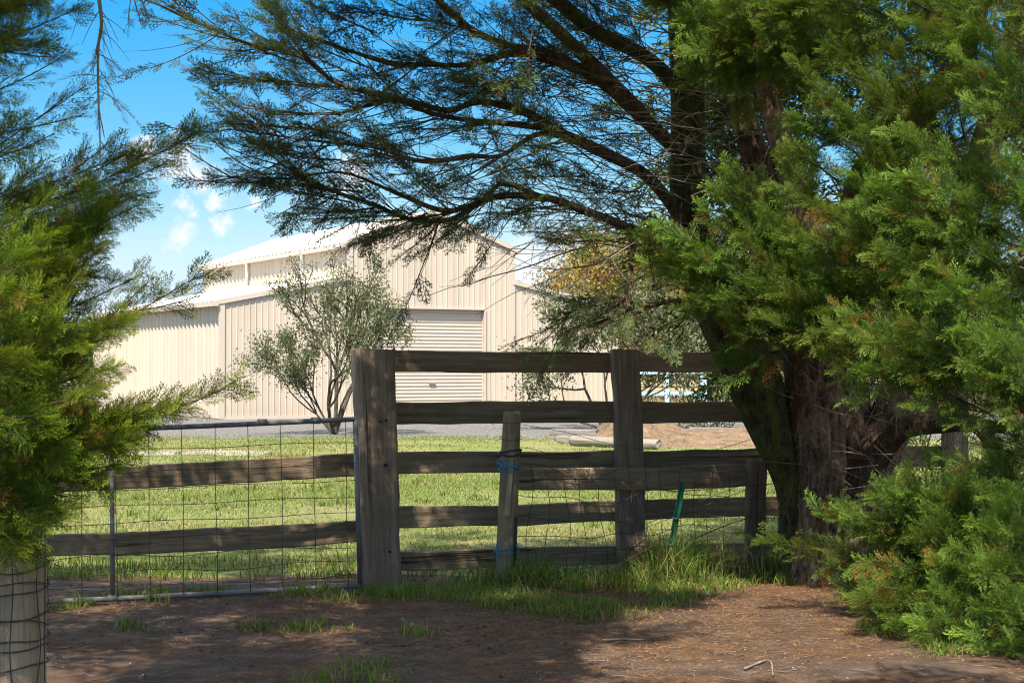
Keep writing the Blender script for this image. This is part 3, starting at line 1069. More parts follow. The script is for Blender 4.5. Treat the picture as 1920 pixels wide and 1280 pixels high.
for i, u in enumerate((0.06, 0.148, 0.245, 0.345, 0.44, 0.538, 0.635, 0.735, 0.865)):
    w = []
    for px in np.linspace(-25, 664, 24):
        a, b = gpt(px, False), gpt(px, True)
        sag = 0.010 * math.sin(px * 0.021 + i * 1.9) * (1.5 if i < 3 else 0.6)
        w.append(a + (b - a) * u + GN * 0.022 + np.array([0, 0, sag]))
    pipe('mesh_wire', w, 0.0024, M['wire'], gate, 6)

# ------------------------------------------------------------------ old round corner post, wire wrapped
cp_y = 6.15
cpx = PX(14, cp_y)
corner = empty('corner_post', (cpx, cp_y, 0), 'pale round timber post wrapped with wire under the cypress branches', 'post')
rot_post('post_shaft', (cpx, cp_y, -0.1), (cpx + 0.0, cp_y, 1.25), 0.148, 0.142, M['pale_post'], corner, seed=4, seg=40, n=36, rough=0.006)
for i, py in enumerate((1035, 1062, 1098, 1121, 1158, 1175, 1207, 1228, 1252)):
    z = P(10, py, cp_y - .14)[2]
    tilt = (0.018, -0.02, 0.004, -0.03, 0.006, -0.025, 0.012, 0.02, -0.01)[i]
    th = np.linspace(0, 2 * math.pi, 40)
    pts = np.stack([cpx + 0.1535 * np.cos(th), cp_y + 0.1535 * np.sin(th), z + tilt * np.cos(th + i) + 0.008 * np.sin(3 * th + i * 2)], 1)
    pipe('wire_wrap', pts, 0.0026, M['rust_wire'], corner, 6)
for i, (x0, x1) in enumerate(((34, 22), (86, 84), (-20, -30), (62, 70))):
    pts = []
    for u in np.linspace(0, 1, 14):
        px = x0 + (x1 - x0) * u + 4 * math.sin(u * 11 + i)
        X = PX(px, cp_y - .12); dx = np.clip((X - cpx) / 0.155, -0.98, 0.98)
        pts.append((cpx + 0.155 * dx, cp_y - 0.155 * math.sqrt(1 - dx * dx), 0.05 + u * 0.95))
    pipe('wire_strand', pts, 0.0022, M['rust_wire'], corner, 6)

# ------------------------------------------------------------------ old wire fence in front of the rails
OFF2 = 0.26
oa = on_fence(949, OFF2)
old = empty('wire_fence', (oa[0], oa[1], 0), 'sagging rusty netting fence with leaning round post and one bowed board', 'fence')
lp0 = P(946, 1092, oa[1]); lp0[2] = -0.08
lp1 = P(960, 773, oa[1])
lean = rot_post('leaning_post', lp0, lp1, 0.076, 0.064, M['round_post'], old, seed=9, rough=0.010)
lean['label'] = 'leaning round post tied with blue twine'
timber('tied_stick', P(950, 968, oa[1] - .09), P(961, 813, oa[1] - .085), 0.034, 0.028, M['pale_post'], old, FN, seg=14, rough=0.004, seed=61)
op = on_fence(1414, OFF2)
e0 = P(1412, 1050, op[1]); e0[2] = -0.08
timber('split_post', e0, P(1417, 862, op[1]), 0.135, 0.10, M['post'], old, FN, seg=24, rough=0.011, seed=62)
bA = P(972, 899, on_fence(972, .16)[1]); bB = P(1200, 893, on_fence(1200, .16)[1]); bC = P(1402, 890, on_fence(1402, .16)[1])
timber('bowed_board', bA, bC, 0.158, 0.05, M['rail'], old, FN, seg=30, rough=0.011, seed=63, bow=0.012)
sp = on_fence(1462, OFF2); e0 = sp.copy(); e0[2] = -0.05
timber('thin_stake', e0, P(1468, 895, sp[1]), 0.05, 0.04, M['rail'], old, FN, seg=16, rough=0.006, seed=64)


def net_pt(px, u, i=0):
    """Point of the netting: px photo column, u height 0..1, sagging and pushed about."""
    p = on_fence(px, OFF2 + 0.05)
    top_y = np.interp(px, [965, 1100, 1260, 1413, 1470, 1640, 1800], [865, 885, 872, 888, 900, 925, 950])
    zt = zat(top_y, p[1])
    z = 0.02 + u * (zt - 0.02)
    near = math.exp(-((px - 1080) / 110.0) ** 2)
    z -= near * 0.10 * u * (1 - u * 0.6) + 0.02 * math.sin(px * 0.03 + i)
    p = p + FN * (0.03 * math.sin(px * 0.017 + u * 4) - 0.02)
    p = p + FD * (near * 0.13 * (1 - u))
    p[2] = z
    return p


for i, u in enumerate((0.04, 0.16, 0.29, 0.43, 0.58, 0.76, 1.0)):
    pts = [net_pt(px, u + 0.02 * math.sin(px * 0.045 + i * 2), i) for px in np.linspace(948, 1800, 90)]
    pipe('line_wire', pts, 0.0025, M['rust_wire'], old, 5)
px = 965.0
k = 0
while px < 1800:
    ln = (6 * math.sin(px * .05) - 24 * math.exp(-((px - 1040) / 80.0) ** 2))
    pts = [net_pt(px + ln * (1 - u) + 3 * math.sin(u * 9 + k), u, k * 0.01) for u in np.linspace(0.0, 1.0, 14)]
    pipe('stay_wire', pts, 0.0023, M['rust_wire'], old, 5)
    px += random.uniform(27, 40); k += 1
# diagonal loose wires and a few hooked ends
loose = [[(976, 795, 0.02), (1060, 810, .02), (1160, 835, .04), (1300, 850, .05), (1470, 805, .1)], [(976, 838, 0.0), (1000, 842, 0), (1040, 852, 0.02), (1090, 862, .02)],
         [(1200, 988, .06), (1290, 948, .06), (1400, 905, .06), (1412, 900, .06)], [(1195, 995, .07), (1300, 955, .07), (1405, 915, .07)],
         [(1165, 902, .08), (1185, 918, .08), (1197, 935, .08), (1208, 960, .08)], [(1208, 893, .09), (1214, 884, .09), (1218, 892, .09), (1205, 903, .09), (1192, 920, .09)],
         [(1300, 1010, .1), (1360, 985, .1), (1410, 968, .1)], [(1258, 921, .12), (1310, 918, .12), (1400, 910, .12), (1470, 905, .12)]]
for i, w in enumerate(loose):
    pts = catmull([P(a, b, on_fence(a, OFF2 + c)[1]) for a, b, c in w], 6)
    pipe('loose_wire', pts, 0.002 if i < 6 else 0.0035, M['twig_pale'] if i == 4 else M['rust_wire'], old, 6)
# twine: wraps round the leaning post, a knot and a hanging end
ax = (lp1 - lp0) / np.linalg.norm(lp1 - lp0)
for (py, mat, r, n_) in ((866, 'twine', 0.0045, 3), (1007, 'twine', 0.0042, 2), (840, 'black_rubber', 0.006, 2), (786, 'rust_wire', 0.0022, 1), (815, 'rust_wire', 0.0022, 1)):
    u = np.interp(py, [773, 1092], [1, 0])
    c0 = lp0 + (lp1 - lp0) * u
    R_ = 0.076 + (0.064 - 0.076) * u + 0.008
    for j in range(n_):
        th = np.linspace(0, 2 * math.pi, 30)
        pts = np.stack([c0[0] + R_ * np.cos(th) * 1.05, c0[1] + (R_ + 0.03 * (np.sin(th) < 0) * (py < 900)) * np.sin(th), c0[2] + (j - n_ / 2) * 0.010 + 0.016 * np.sin(th + j * 2.2)], 1)
        pipe('twine_wrap' if mat == 'twine' else 'strap', pts, r, M[mat], old, 6)
kn = P(943, 868, oa[1] - 0.12)
for j in range(6):
    a0 = j * 1.05
    pts = catmull([kn, kn + [0.035 * math.cos(a0), -0.015, 0.03 * math.sin(a0)], kn + [0.06 * math.cos(a0 + .5), 0.0, 0.045 * math.sin(a0 + .7) - .01]], 6)
    pipe('twine_knot', pts, 0.0038, M['twine'], old, 6)
kn2 = P(937, 1005, oa[1] - 0.1)
pipe('twine_end', catmull([kn2, kn2 + [-.02, 0, -.05], kn2 + [-.018, 0, -.16], kn2 + [-.005, .0, -.22]], 6), 0.004, M['twine'], old, 6)
pipe('strap_rod', [P(968, 968, oa[1] - .08), P(964, 1060, oa[1] - .08)], 0.008, M['black_rubber'], old, 8)

# ------------------------------------------------------------------ green star picket
gp = on_fence(1250, OFF2 + .12)
g0 = P(1246, 1085, gp[1]); g1 = P(1279, 903, gp[1])
mb = MB()
t_, A_, B_ = frames([g0, g1])
for ang in (90, 210, 330):
    a_ = math.radians(ang)
    d_ = A_[0] * math.cos(a_) + B_[0] * math.sin(a_)
    n_ = np.cross(t_[0], d_)
    v = []
    for p in (g0, g1):
        v += [p - g0 + n_ * .004, p - g0 + d_ * .026 + n_ * .002, p - g0 + d_ * .026 - n_ * .002, p - g0 - n_ * .004]
    mb.add(v, [(0, 1, 5, 4), (1, 2, 6, 5), (2, 3, 7, 6), (3, 0, 4, 7), (4, 5, 6, 7)])
picket = link('star_picket', mb.mesh('star_picket'), M['picket'], None, g0)
tag(picket, 'green steel star picket leaning in the long grass by the fence', 'stake')
mb = MB()
mb.tube([[0, 0, 0], (g1 - g0) * .012], 0.02, 8)
for u in (0.35, 0.62):
    mb2 = MB(); mb2.tube([(g1 - g0) * u, (g1 - g0) * (u + .012)], 0.026, 8)
    link('wire_tie', mb2.mesh('wire_tie'), M['metal_handle'], picket, g0)

# ------------------------------------------------------------------ sand heap and sleepers
def sleeper(name, a, b, h, th, label, mat, seed, cat='sleeper'):
    o = timber(name, a, b, h, th, mat, None, (0, -1, 0), seg=12, rough=0.006, seed=seed)
    tag(o, label, cat)
    return o


sy = 33.0
sleeper('timber_sleeper', (PX(1034, 34.6), 34.6, 0.165), (PX(1122, 34.0), 34.0, 0.165), 0.14, 0.22, 'grey sleeper raised on a block at the near end of the sand heap', M['sleeper'], 70)
sleeper('timber_block', (PX(1043, 33.9), 33.9, 0.048), (PX(1050, 33.9), 33.9, 0.048), 0.09, 0.9, 'short dark timber block under the raised grey sleeper', M['sleeper'], 71, 'timber block')
sleeper('timber_sleeper', (PX(1052, 33.3), 33.3, 0.07), (PX(1100, 32.7), 32.7, 0.07), 0.14, 0.2, 'pale sleeper lying flat on the lawn beside the round log', M['log'], 72)
sleeper('timber_sleeper', (PX(1292, 37.2), 37.2, 0.09), (PX(1480, 37.0), 37.0, 0.09), 0.16, 0.2, 'long brown sleeper along the far side of the sand heap', M['sleeper'], 73)
lg = rot_post('round_log', (PX(1072, 31.9), 31.9, 0.11), (PX(1235, 30.4), 30.4, 0.10), 0.095, 0.085, M['log'], None, seed=5, rough=0.012)
tag(lg, 'pale round log lying along the front of the sand heap', 'log')


def sand_heap():
    nx, ny = 90, 50
    x0, x1 = PX(1085, 33.0), PX(1500, 35)
    gx, gy = np.meshgrid(np.linspace(x0, x1, nx), np.linspace(31.2, 36.8, ny))
    p = np.stack([gx.ravel(), gy.ravel(), np.zeros(gx.size)], 1)
    u = (p[:, 0] - x0) / (x1 - x0); v = (p[:, 1] - 31.2) / 5.6
    e = np.clip(np.minimum(u, 1 - u) * 5.5, 0, 1) * np.clip(np.minimum(v, 1 - v) * 3.2, 0, 1)
    e = e * e * (3 - 2 * e)
    hgt = 0.27 + 0.26 * np.exp(-((u - 0.22) / 0.14) ** 2) - 0.08 * np.exp(-((u - .55) / .12) ** 2)
    p[:, 2] = e * hgt * (1 + 0.30 * wob(p, 1.6, 3, 4)) + 0.035 * wob(p, 6, 5, 3) * e
    i = (np.arange(nx - 1)[None, :] + nx * np.arange(ny - 1)[:, None]).ravel()
    f = np.stack([i, i + 1, i + 1 + nx, i + nx], 1)
    o = link('sand_heap', mesh_arrays('sand_heap', p, f, True), M['sand'])
    tag(o, 'low brown heap of sand edged with sleepers behind the fence', 'sand heap')


sand_heap()

# ------------------------------------------------------------------ pale blue rail frame behind the olive
byv = 46.0
bf = empty('blue_rail_frame', (PX(1320, byv), byv, 0), 'pale blue painted post and rail yard frame behind the bushy olive', 'fence')
for px in (1160, 1250, 1319):
    bar('frame_post', ((PX(px, byv), byv, 0), (PX(px, byv), byv, zat(690, byv))), 0.17 if px == 1319 else .1, 0.15, M['blue_paint'], bf, up=(0, 1, 0))
for y0, h in ((699, .06), (738, .11)):
    bar('frame_rail', ((PX(1150, byv), byv + .14, zat(y0, byv)), (PX(1313, byv), byv + .14, zat(y0, byv))), 0.05, h, M['blue_paint'], bf)

# ------------------------------------------------------------------ foliage toolkit
def spray_template(seed, n_side=12, dens=1.0, wid=0.022, sparse=False):
    """A cypress frond of unit length along +X: diamonds (quads). Returns (n,4,3) and tipness (n,)."""
    r = np.random.default_rng(seed)
    Q, T = [], []

    def diamond(a, d, L, w, nrm, tip):
        d = d / np.linalg.norm(d)
        s = np.cross(nrm, d); s /= np.linalg.norm(s) + 1e-9
        w = w * (1 if r.random() < .5 else -1) * 1.25
        Q.append([a, a + d * L * 0.58 + s * w, a + d * L - s * w * 0.55]); T.append(tip)

    N0 = np.array([0, 0, 1.0])
    bend = r.uniform(-0.12, 0.12); droop = r.uniform(-0.14, 0.04)

    def axis(t):
        return np.array([t * (1 - 0.04 * t), bend * t * t, droop * t * t])
    ts = np.linspace(0.06, 0.97, n_side * 2)
    for i in range(5):
        a = axis(i / 5); b = axis((i + 1) / 5)
        diamond(a, b - a, np.linalg.norm(b - a) * 1.25, wid * 0.4, N0, i / 5)
    for i, t in enumerate(ts):
        if sparse and r.random() < 0.30: continue
        side = 1 if i % 2 else -1
        ang = math.radians(r.uniform(30, 46)) * side
        lift = r.normal(0, 0.20)
        L = (0.40 * (1 - t) ** 0.75 + 0.08) * r.uniform(0.8, 1.15)
        p = axis(t)
        d = np.array([math.cos(ang), math.sin(ang), lift]); d /= np.linalg.norm(d)
        nrm = np.array([r.normal(0, .3), r.normal(0, .3), 1.0])
        nb = max(2, int(L / 0.060 * dens))
        for j in range(nb):
            u = (j + 0.6) / nb
            c0 = p + d * L * u + np.array([0, 0, -0.05 * u * u])
            a2 = math.radians(r.uniform(24, 44)) * (1 if j % 2 else -1)
            dd = np.array([d[0] * math.cos(a2) - d[1] * math.sin(a2), d[0] * math.sin(a2) + d[1] * math.cos(a2), d[2] + r.normal(0, 0.18)])
            LL = r.uniform(0.09, 0.15) * (1 - 0.25 * u)
            diamond(c0, dd, LL, wid * r.uniform(0.5, 0.72), nrm + r.normal(0, .3, 3), min(1, 0.10 + 0.5 * t + 0.5 * u) * r.uniform(.7, 1.0))
        diamond(p, d, L * 1.15, wid * 0.48, nrm, 0.25 + .5 * t)
    diamond(axis(0.93), axis(1) - axis(.9), 0.15, wid * .7, N0, 1.0)
    return np.array(Q), np.array(T)


TPL_FINE = [spray_template(100 + i, 11, 1.0, 0.023) for i in range(7)]
TPL_SPARSE = [spray_template(200 + i, 10, 0.9, 0.024, True) for i in range(6)]
TPL_TUFT = [spray_template(400 + i, 7, 0.85, 0.040) for i in range(6)]
TPL_COARSE = [spray_template(300 + i, 4, 0.5, 0.075) for i in range(4)]


class Foliage:
    def __init__(self):
        self.q = []; self.t = []

    def add(self, tpls, pos, dirs, nrms, scl, rnd, tipb, dead, r):
        pos = np.asarray(pos, float); dirs = np.asarray(dirs, float); nrms = np.asarray(nrms, float)
        if len(pos) == 0: return
        scl = np.asarray(scl, float); rnd = np.asarray(rnd, float); tipb = np.asarray(tipb, float); dead = np.asarray(dead, float)
        X = dirs / np.linalg.norm(dirs, axis=1)[:, None]
        Z = nrms - X * np.sum(nrms * X, 1)[:, None]; Z /= np.linalg.norm(Z, axis=1)[:, None] + 1e-9
        Yv = np.cross(Z, X)
        idx = r.integers(0, len(tpls), len(pos))
        for k, (Q, T) in enumerate(tpls):
            s = np.where(idx == k)[0]
            if len(s) == 0: continue
            B = np.stack([X[s], Yv[s], Z[s]], 1) * scl[s][:, None, None]      # (n,3,3)
            v = np.einsum('qcj,njk->nqck', Q, B) + pos[s][:, None, None, :]
            self.q.append(v.reshape(-1, 3, 3).astype(np.float32))
            tt = np.zeros((len(s), len(Q), 3), np.float32)
            tt[:, :, 0] = rnd[s][:, None]
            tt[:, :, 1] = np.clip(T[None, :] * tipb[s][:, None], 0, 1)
            tt[:, :, 2] = dead[s][:, None]
            self.t.append(tt.reshape(-1, 3))

    def quads(self, Q, T):
        Q = np.asarray(Q, np.float32)
        self.q.append(np.concatenate([Q[:, [0, 1, 2]], Q[:, [0, 2, 3]]])); self.t.append(np.tile(np.asarray(T, np.float32), (2, 1)))

    def mesh(self, name, origin):
        q = np.concatenate(self.q); t = np.concatenate(self.t)
        v = (q.reshape(-1, 3) - np.asarray(origin, np.float32))
        f = np.arange(len(v), dtype=np.int32).reshape(-1, 3)
        return mesh_arrays(name, v, f, False, np.repeat(t, 3, axis=0))


class Twigs:
    """Many thin tapering 3-sided tubes in one mesh."""
    def __init__(self): self.v = []; self.f = []; self.n = 0

    def add(self, pts, r0, r1, sides=3):
        v, f = tube_geo(pts, np.linspace(r0, r1, len(pts)), sides, False)
        self.v.append(v); self.f.append(np.asarray(f, np.int32) + self.n); self.n += len(v)

    def mesh(self, name, origin):
        return mesh_arrays(name, np.concatenate(self.v) - np.asarray(origin), np.concatenate(self.f), True)


def bez(p0, p1, sag, n, r=None, jit=0.0):
    p0 = np.asarray(p0, float); p1 = np.asarray(p1, float)
    L = np.linalg.norm(p1 - p0)
    m = (p0 + p1) / 2 + np.array([0, 0, -sag * L])
    if jit and r is not None:
        m = m + r.normal(0, jit * L, 3)
    u = np.linspace(0, 1, n)[:, None]
    return (1 - u) ** 2 * p0 + 2 * u * (1 - u) * m + u * u * p1


def bough(fo, tw, p0, p1, r, step=0.035, L0=0.34, L1=0.16, start=0.2, sag=0.06, tpls=TPL_FINE, flat=0.6, tip=0.8, dead=0.04, rad=0.009, rnd=None, wide=1.0):
    """A plume: sprays all round a twig, shorter towards its tip."""
    pts = bez(p0, p1, sag, 10, r, 0.03)
    L = np.linalg.norm(np.asarray(p1) - np.asarray(p0))
    if tw is not None:
        tw.add(pts, rad, 0.002, 4)
    n = max(3, int(L * (1 - start) / step))
    u = start + (1 - start) * (np.arange(n) + r.random(n)) / n
    i = np.clip(u * 9, 0, 8.999); i0 = i.astype(int); fr = (i - i0)[:, None]
    pos = pts[i0] * (1 - fr) + pts[i0 + 1] * fr
    T = pts[i0 + 1] - pts[i0]; T /= np.linalg.norm(T, axis=1)[:, None]
    A = np.cross(T, [0, 0, 1.0]); A /= np.linalg.norm(A, axis=1)[:, None] + 1e-9
    B = np.cross(A, T)
    ph = r.uniform(0, 2 * math.pi, n)
    S = A * np.cos(ph)[:, None] + B * np.sin(ph)[:, None] * flat
    S /= np.linalg.norm(S, axis=1)[:, None]
    al = np.radians(r.uniform(22, 48, n)) * (1 - 0.30 * u) * wide
    D = T * np.cos(al)[:, None] + S * np.sin(al)[:, None]
    ln = (L0 + (L1 - L0) * u) * r.uniform(0.5, 1.35, n) * np.clip((u - start) / 0.12 + 0.55, 0, 1)
    N = np.cross(T, S) + 0.45 * r.normal(0, 1, (n, 3))
    base_r = r.random() if rnd is None else rnd
    rr = np.clip(base_r + r.normal(0, 0.22, n), 0, 1)
    dd = (r.random(n) < dead).astype(float) * r.uniform(0.5, 1, n)
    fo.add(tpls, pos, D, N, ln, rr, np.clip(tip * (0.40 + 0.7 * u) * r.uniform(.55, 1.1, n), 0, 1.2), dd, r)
    # leader
    fo.add(tpls, pts[-2:-1], pts[-1:] - pts[-2:-1], B[:1], [L1 * 1.3], [base_r], [tip * 1.2], [0], r)


def bark_tube(name, spec, mat, parent, seed=0, sides=28, per=9, amp=0.10, flare=None, furrow=0.0):
    """spec: list of (px, py, Y, radius px). A furrowed stem."""
    ctrl = np.array([P(a, b, c) for a, b, c, d in spec])
    rad = np.array([d * c / F for a, b, c, d in spec])
    if ctrl[0][2] < 0.15: ctrl[0][2] = -0.08
    both = catmull(np.hstack([ctrl, rad[:, None]]), per)
    pts, rr = both[:, :3], both[:, 3]
    t, A, B = frames(pts)
    n = sides
    th = np.linspace(0, 2 * math.pi, n, endpoint=False)
    s = np.concatenate([[0], np.cumsum(np.linalg.norm(np.diff(pts, axis=0), axis=1))])
    g = np.stack([np.repeat(s * 0.55, n), np.tile(np.cos(th) * 1.0, len(s)), np.tile(np.sin(th), len(s))], 1)
    w = wob(g + seed * 5.1, 2.0, seed, 4).reshape(len(s), n)
    w2 = wob(g * np.array([0.8, 1, 1]) + seed * 2.3, 6.5, seed + 2, 3).reshape(len(s), n)
    k = 1 + amp * w + amp * 0.45 * w2
    if furrow:
        g3 = np.stack([np.repeat(s * 2.2, n), np.tile(np.cos(th) * 9, len(s)), np.tile(np.sin(th) * 9, len(s))], 1)
        w3 = wob(g3 + seed * 3.7, 1.0, seed + 4, 3).reshape(len(s), n)
        k = k - furrow * np.clip(1 - np.abs(w3) * 3.0, 0, 1) + furrow * .25 * w3
    if flare:
        z = np.clip(1 - s / flare, 0, 1) ** 2
        k = k + z[:, None] * (0.22 + 0.26 * np.sin(th * 5 + seed)[None, :])
    v = pts[:, None, :] + (rr[:, None] * k)[:, :, None] * (np.cos(th)[None, :, None] * A[:, None, :] + np.sin(th)[None, :, None] * B[:, None, :])
    m = len(s)
    i = np.arange(m - 1)[:, None] * n; j = np.arange(n)[None, :]
    f = np.stack([i + j, i + (j + 1) % n, i + n + (j + 1) % n, i + n + j], 2).reshape(-1, 4)
    vv = v.reshape(-1, 3)
    me = mesh_arrays(name, vv - world_np(parent), f, True)
    o = link(name, me, mat, parent, world_np(parent))
    return o, pts, rr


def world_np(o):
    return np.array(world_loc(o))


# ------------------------------------------------------------------ big cypress behind the fence end
R = np.random.default_rng(21)
tb = np.array([PX(1535, 11.7), 11.7, 0.0])
cyp = empty('cypress_tree', tuple(tb), 'big old cypress with several thick stems at the end of the fence', 'tree')
S1 = [(1508, 1075, 11.6, 30), (1490, 960, 11.55, 28), (1474, 885, 11.5, 31), (1448, 810, 11.45, 41), (1416, 720, 11.4, 53), (1372, 620, 11.35, 51), (1325, 520, 11.35, 45), (1295, 400, 11.35, 37), (1291, 250, 11.35, 33), (1288, 100, 11.3, 31), (1276, -150, 11.2, 33), (1262, -500, 11.0, 25)]
S2 = [(1540, 1100, 11.45, 48), (1532, 1000, 11.5, 44), (1536, 880, 11.5, 49), (1526, 760, 11.5, 52), (1515, 640, 11.45, 45), (1488, 540, 11.35, 35), (1452, 440, 11.2, 28), (1417, 300, 11.1, 24), (1384, 187, 11.0, 23), (1358, 75, 10.9, 22), (1340, 0, 10.9, 21), (1310, -200, 10.8, 20), (1270, -520, 10.6, 15)]
S3 = [(1585, 1085, 11.8, 60), (1585, 930, 11.85, 52), (1588, 780, 11.9, 46), (1580, 640, 12.0, 40), (1535, 470, 12.1, 28), (1476, 310, 12.1, 22), (1442, 187, 12.1, 21), (1408, 60, 12.0, 20), (1380, -100, 12.0, 18), (1340, -450, 11.8, 18)]
S7 = [(1520, 760, 12.0, 36), (1450, 600, 12.0, 35), (1397, 470, 12.0, 33), (1366, 340, 12.0, 30), (1347, 187, 12.0, 28), (1330, 30, 12.0, 26), (1312, -150, 12.0, 24), (1280, -450, 11.9, 17)]
S4 = [(1605, 1070, 11.6, 58), (1625, 920, 11.7, 46), (1665, 800, 11.8, 42), (1700, 690, 11.9, 38), (1748, 550, 12.0, 34), (1806, 400, 12.0, 30), (1856, 250, 12.0, 27), (1915, 40, 12.0, 23), (1960, -250, 12.0, 18)]
S5 = [(1592, 660, 12.0, 34), (1590, 480, 11.6, 32), (1615, 350, 11.3, 30), (1660, 280, 11.1, 30), (1720, 215, 11.0, 27), (1800, 110, 10.9, 23), (1860, -60, 10.8, 17)]
bark_tube('trunk', S2, M['bark'], cyp, 1, 72, 20, 0.13, 0.5, .14)
bark_tube('leaning_stem', S1, M['bark_moss'], cyp, 2, 64, 20, 0.11, 0.4, .08)[0]['label'] = 'leaning mossy green stem'
bark_tube('stem', S3, M['bark'], cyp, 3, 64, 16, 0.14, 0.5, .10)
bark_tube('stem', S4, M['bark'], cyp, 4, 64, 16, 0.14, 0.5, .10)
bark_tube('limb', S5, M['bark_plain'], cyp, 5, 24, 9, 0.09)
bark_tube('limb', [(1645, 860, 11.5, 24), (1690, 806, 11.3, 21), (1760, 793, 11.15, 19), (1832, 797, 11.0, 16), (1868, 850, 10.95, 13), (1892, 882, 10.9, 9)], M['bark_plain'], cyp, 6, 18, 9, 0.07)
bark_tube('limb', [(1832, 797, 11.0, 13), (1900, 800, 10.9, 11), (1990, 770, 10.8, 8)], M['bark_plain'], cyp, 7, 14, 8, 0.07)
# sawn knots on the trunk and stems
for i, (px, py, Y, r) in enumerate(((1538, 826, 11.27, 15), (1432, 356, 11.0, 11), (1396, 253, 10.97, 9), (1552, 745, 11.3, 8))):
    mb = MB()
    c0 = P(px, py, Y); rr = r * Y / F
    mb.tube([[0, 0.06, 0], [0, -0.015, 0.0], [0, -0.03, 0]], [rr * 1.45, rr * 1.35, rr * 0.95], 14)
    link('knot', mb.mesh('knot', False), M['bark'] if i in (0, 3) else M['bark_plain'], cyp, c0)

LIMBS = [
    [(1300, 505, 11.3, 17), (1240, 458, 11.0, 15), (1180, 432, 10.8, 13), (1080, 394, 10.5, 12), (1010, 366, 10.4, 11), (930, 380, 10.2, 10), (840, 398, 10.0, 9), (770, 402, 9.9, 7), (700, 388, 9.8, 5), (620, 350, 9.7, 3.5), (520, 305, 9.6, 2)],
    [(1290, 430, 11.3, 22), (1210, 340, 11.0, 21), (1130, 292, 10.8, 19), (1040, 243, 10.6, 16), (985, 216, 10.5, 14), (905, 190, 10.4, 11.5), (840, 202, 10.3, 10), (770, 198, 10.2, 9.5), (690, 175, 10.1, 8.5), (620, 145, 10.0, 7), (562, 118, 9.9, 5.5), (470, 82, 9.8, 4), (380, 45, 9.7, 3), (290, 5, 9.6, 2)],
    [(1290, 300, 11.3, 26), (1200, 210, 11.0, 25), (1120, 145, 10.8, 22), (1030, 115, 10.6, 15), (960, 100, 10.5, 12), (880, 118, 10.4, 10), (800, 124, 10.3, 8), (740, 112, 10.2, 6), (640, 92, 10.1, 3.5), (500, 40, 10.0, 2)],
    [(1285, 180, 11.3, 28), (1210, 108, 11.1, 27), (1120, 50, 10.9, 25), (1040, -10, 10.7, 23), (900, -110, 10.4, 18), (700, -240, 10.0, 12), (450, -360, 9.5, 6)],
    [(1200, 210, 11.0, 24), (1120, 120, 10.6, 23), (1050, 55, 10.2, 21), (985, -5, 9.8, 19), (880, -120, 9.3, 15), (720, -280, 8.6, 10), (500, -420, 7.8, 5)],
    [(1140, 155, 10.8, 14), (1040, 108, 10.6, 13), (955, 90, 10.4, 12), (890, 52, 10.2, 11), (840, 15, 10.0, 10), (770, -50, 9.8, 8), (640, -150, 9.4, 5)],
    [(1040, 243, 10.6, 10), (960, 232, 10.5, 9), (880, 238, 10.4, 8.5), (800, 215, 10.3, 7), (730, 190, 10.2, 5), (650, 205, 10.1, 3), (560, 215, 10.0, 2)],
    [(1130, 292, 10.8, 10), (1060, 262, 10.4, 9), (1000, 255, 10.2, 8), (940, 285, 10.0, 7), (870, 300, 9.8, 6), (790, 300, 9.7, 5), (700, 280, 9.6, 4), (600, 270, 9.5, 3), (430, 242, 9.4, 1.5)],
    [(1010, 366, 10.4, 8), (945, 345, 10.2, 7.5), (905, 372, 10.1, 7), (830, 388, 10.0, 6), (740, 360, 9.8, 4.5), (640, 320, 9.7, 3), (540, 335, 9.6, 2), (410, 330, 9.5, 1)],
    [(1180, 432, 10.8, 6), (1182, 480, 10.7, 6), (1180, 545, 10.6, 5.5), (1172, 590, 10.5, 4), (1120, 605, 10.4, 2.5)],
    [(1330, 590, 11.3, 8), (1270, 560, 11.0, 7), (1210, 572, 10.8, 5), (1150, 560, 10.7, 4), (1060, 590, 10.6, 2)],
]
twA = Twigs(); foA = Foliage()
limb_pts = []
for i, L_ in enumerate(LIMBS):
    L_ = [(a, b, c, d * (0.56 if d > 6 else .8)) for a, b, c, d in L_]
    L_ = [q if j in (0, len(L_) - 1) else (q[0] + R.normal(0, 5), q[1] + R.normal(0, 6), q[2], q[3] * R.uniform(.9, 1.1)) for j, q in enumerate(L_)]
    o, pts, rr = bark_tube('limb', L_, M['bark_moss'] if i in (3,) else M['bark_plain'], cyp, 10 + i, 14, 7, 0.08)
    limb_pts.append((pts, rr))


def limb_foliage(pts, rr, r, t0, n, lean, size=1.0, tpls=TPL_TUFT, spray=0.17, bare=0.45):
    """Twigs leaving a limb, their outer ends feathered with sprays."""
    m = len(pts)
    for _ in range(n):
        u = t0 + (1 - t0) * r.random() ** 1.15
        i = min(m - 2, int(u * (m - 1)))
        p = pts[i] + (pts[i + 1] - pts[i]) * r.random()
        T = pts[i + 1] - pts[i]; T /= np.linalg.norm(T)
        side = r.normal(0, 1, 3) * np.array([0.5, 0.9, 0.75])
        D = T * r.uniform(0.7, 1.3) + side * 0.62 + np.array(lean)
        D /= np.linalg.norm(D)
        L = r.uniform(0.28, 0.75) * size * (1.1 - 0.35 * u)
        q = p + D * L
        if q[1] < 9.0 or q[1] > 12.2:
            q[1] = np.clip(q[1], 9.0, 12.2)
        bough(foA, twA, p, q, r, step=0.055, L0=spray, L1=spray * 0.75, start=bare, sag=0.08, tpls=tpls, flat=0.5, tip=0.75, dead=0.05, rad=0.0045)
        if r.random() < 0.55:    # a bare side twig
            e = p + D * L * r.uniform(.3, .8) + r.normal(0, 0.16, 3)
            twA.add(bez(p, e, 0.1, 5), 0.003, 0.001, 3)


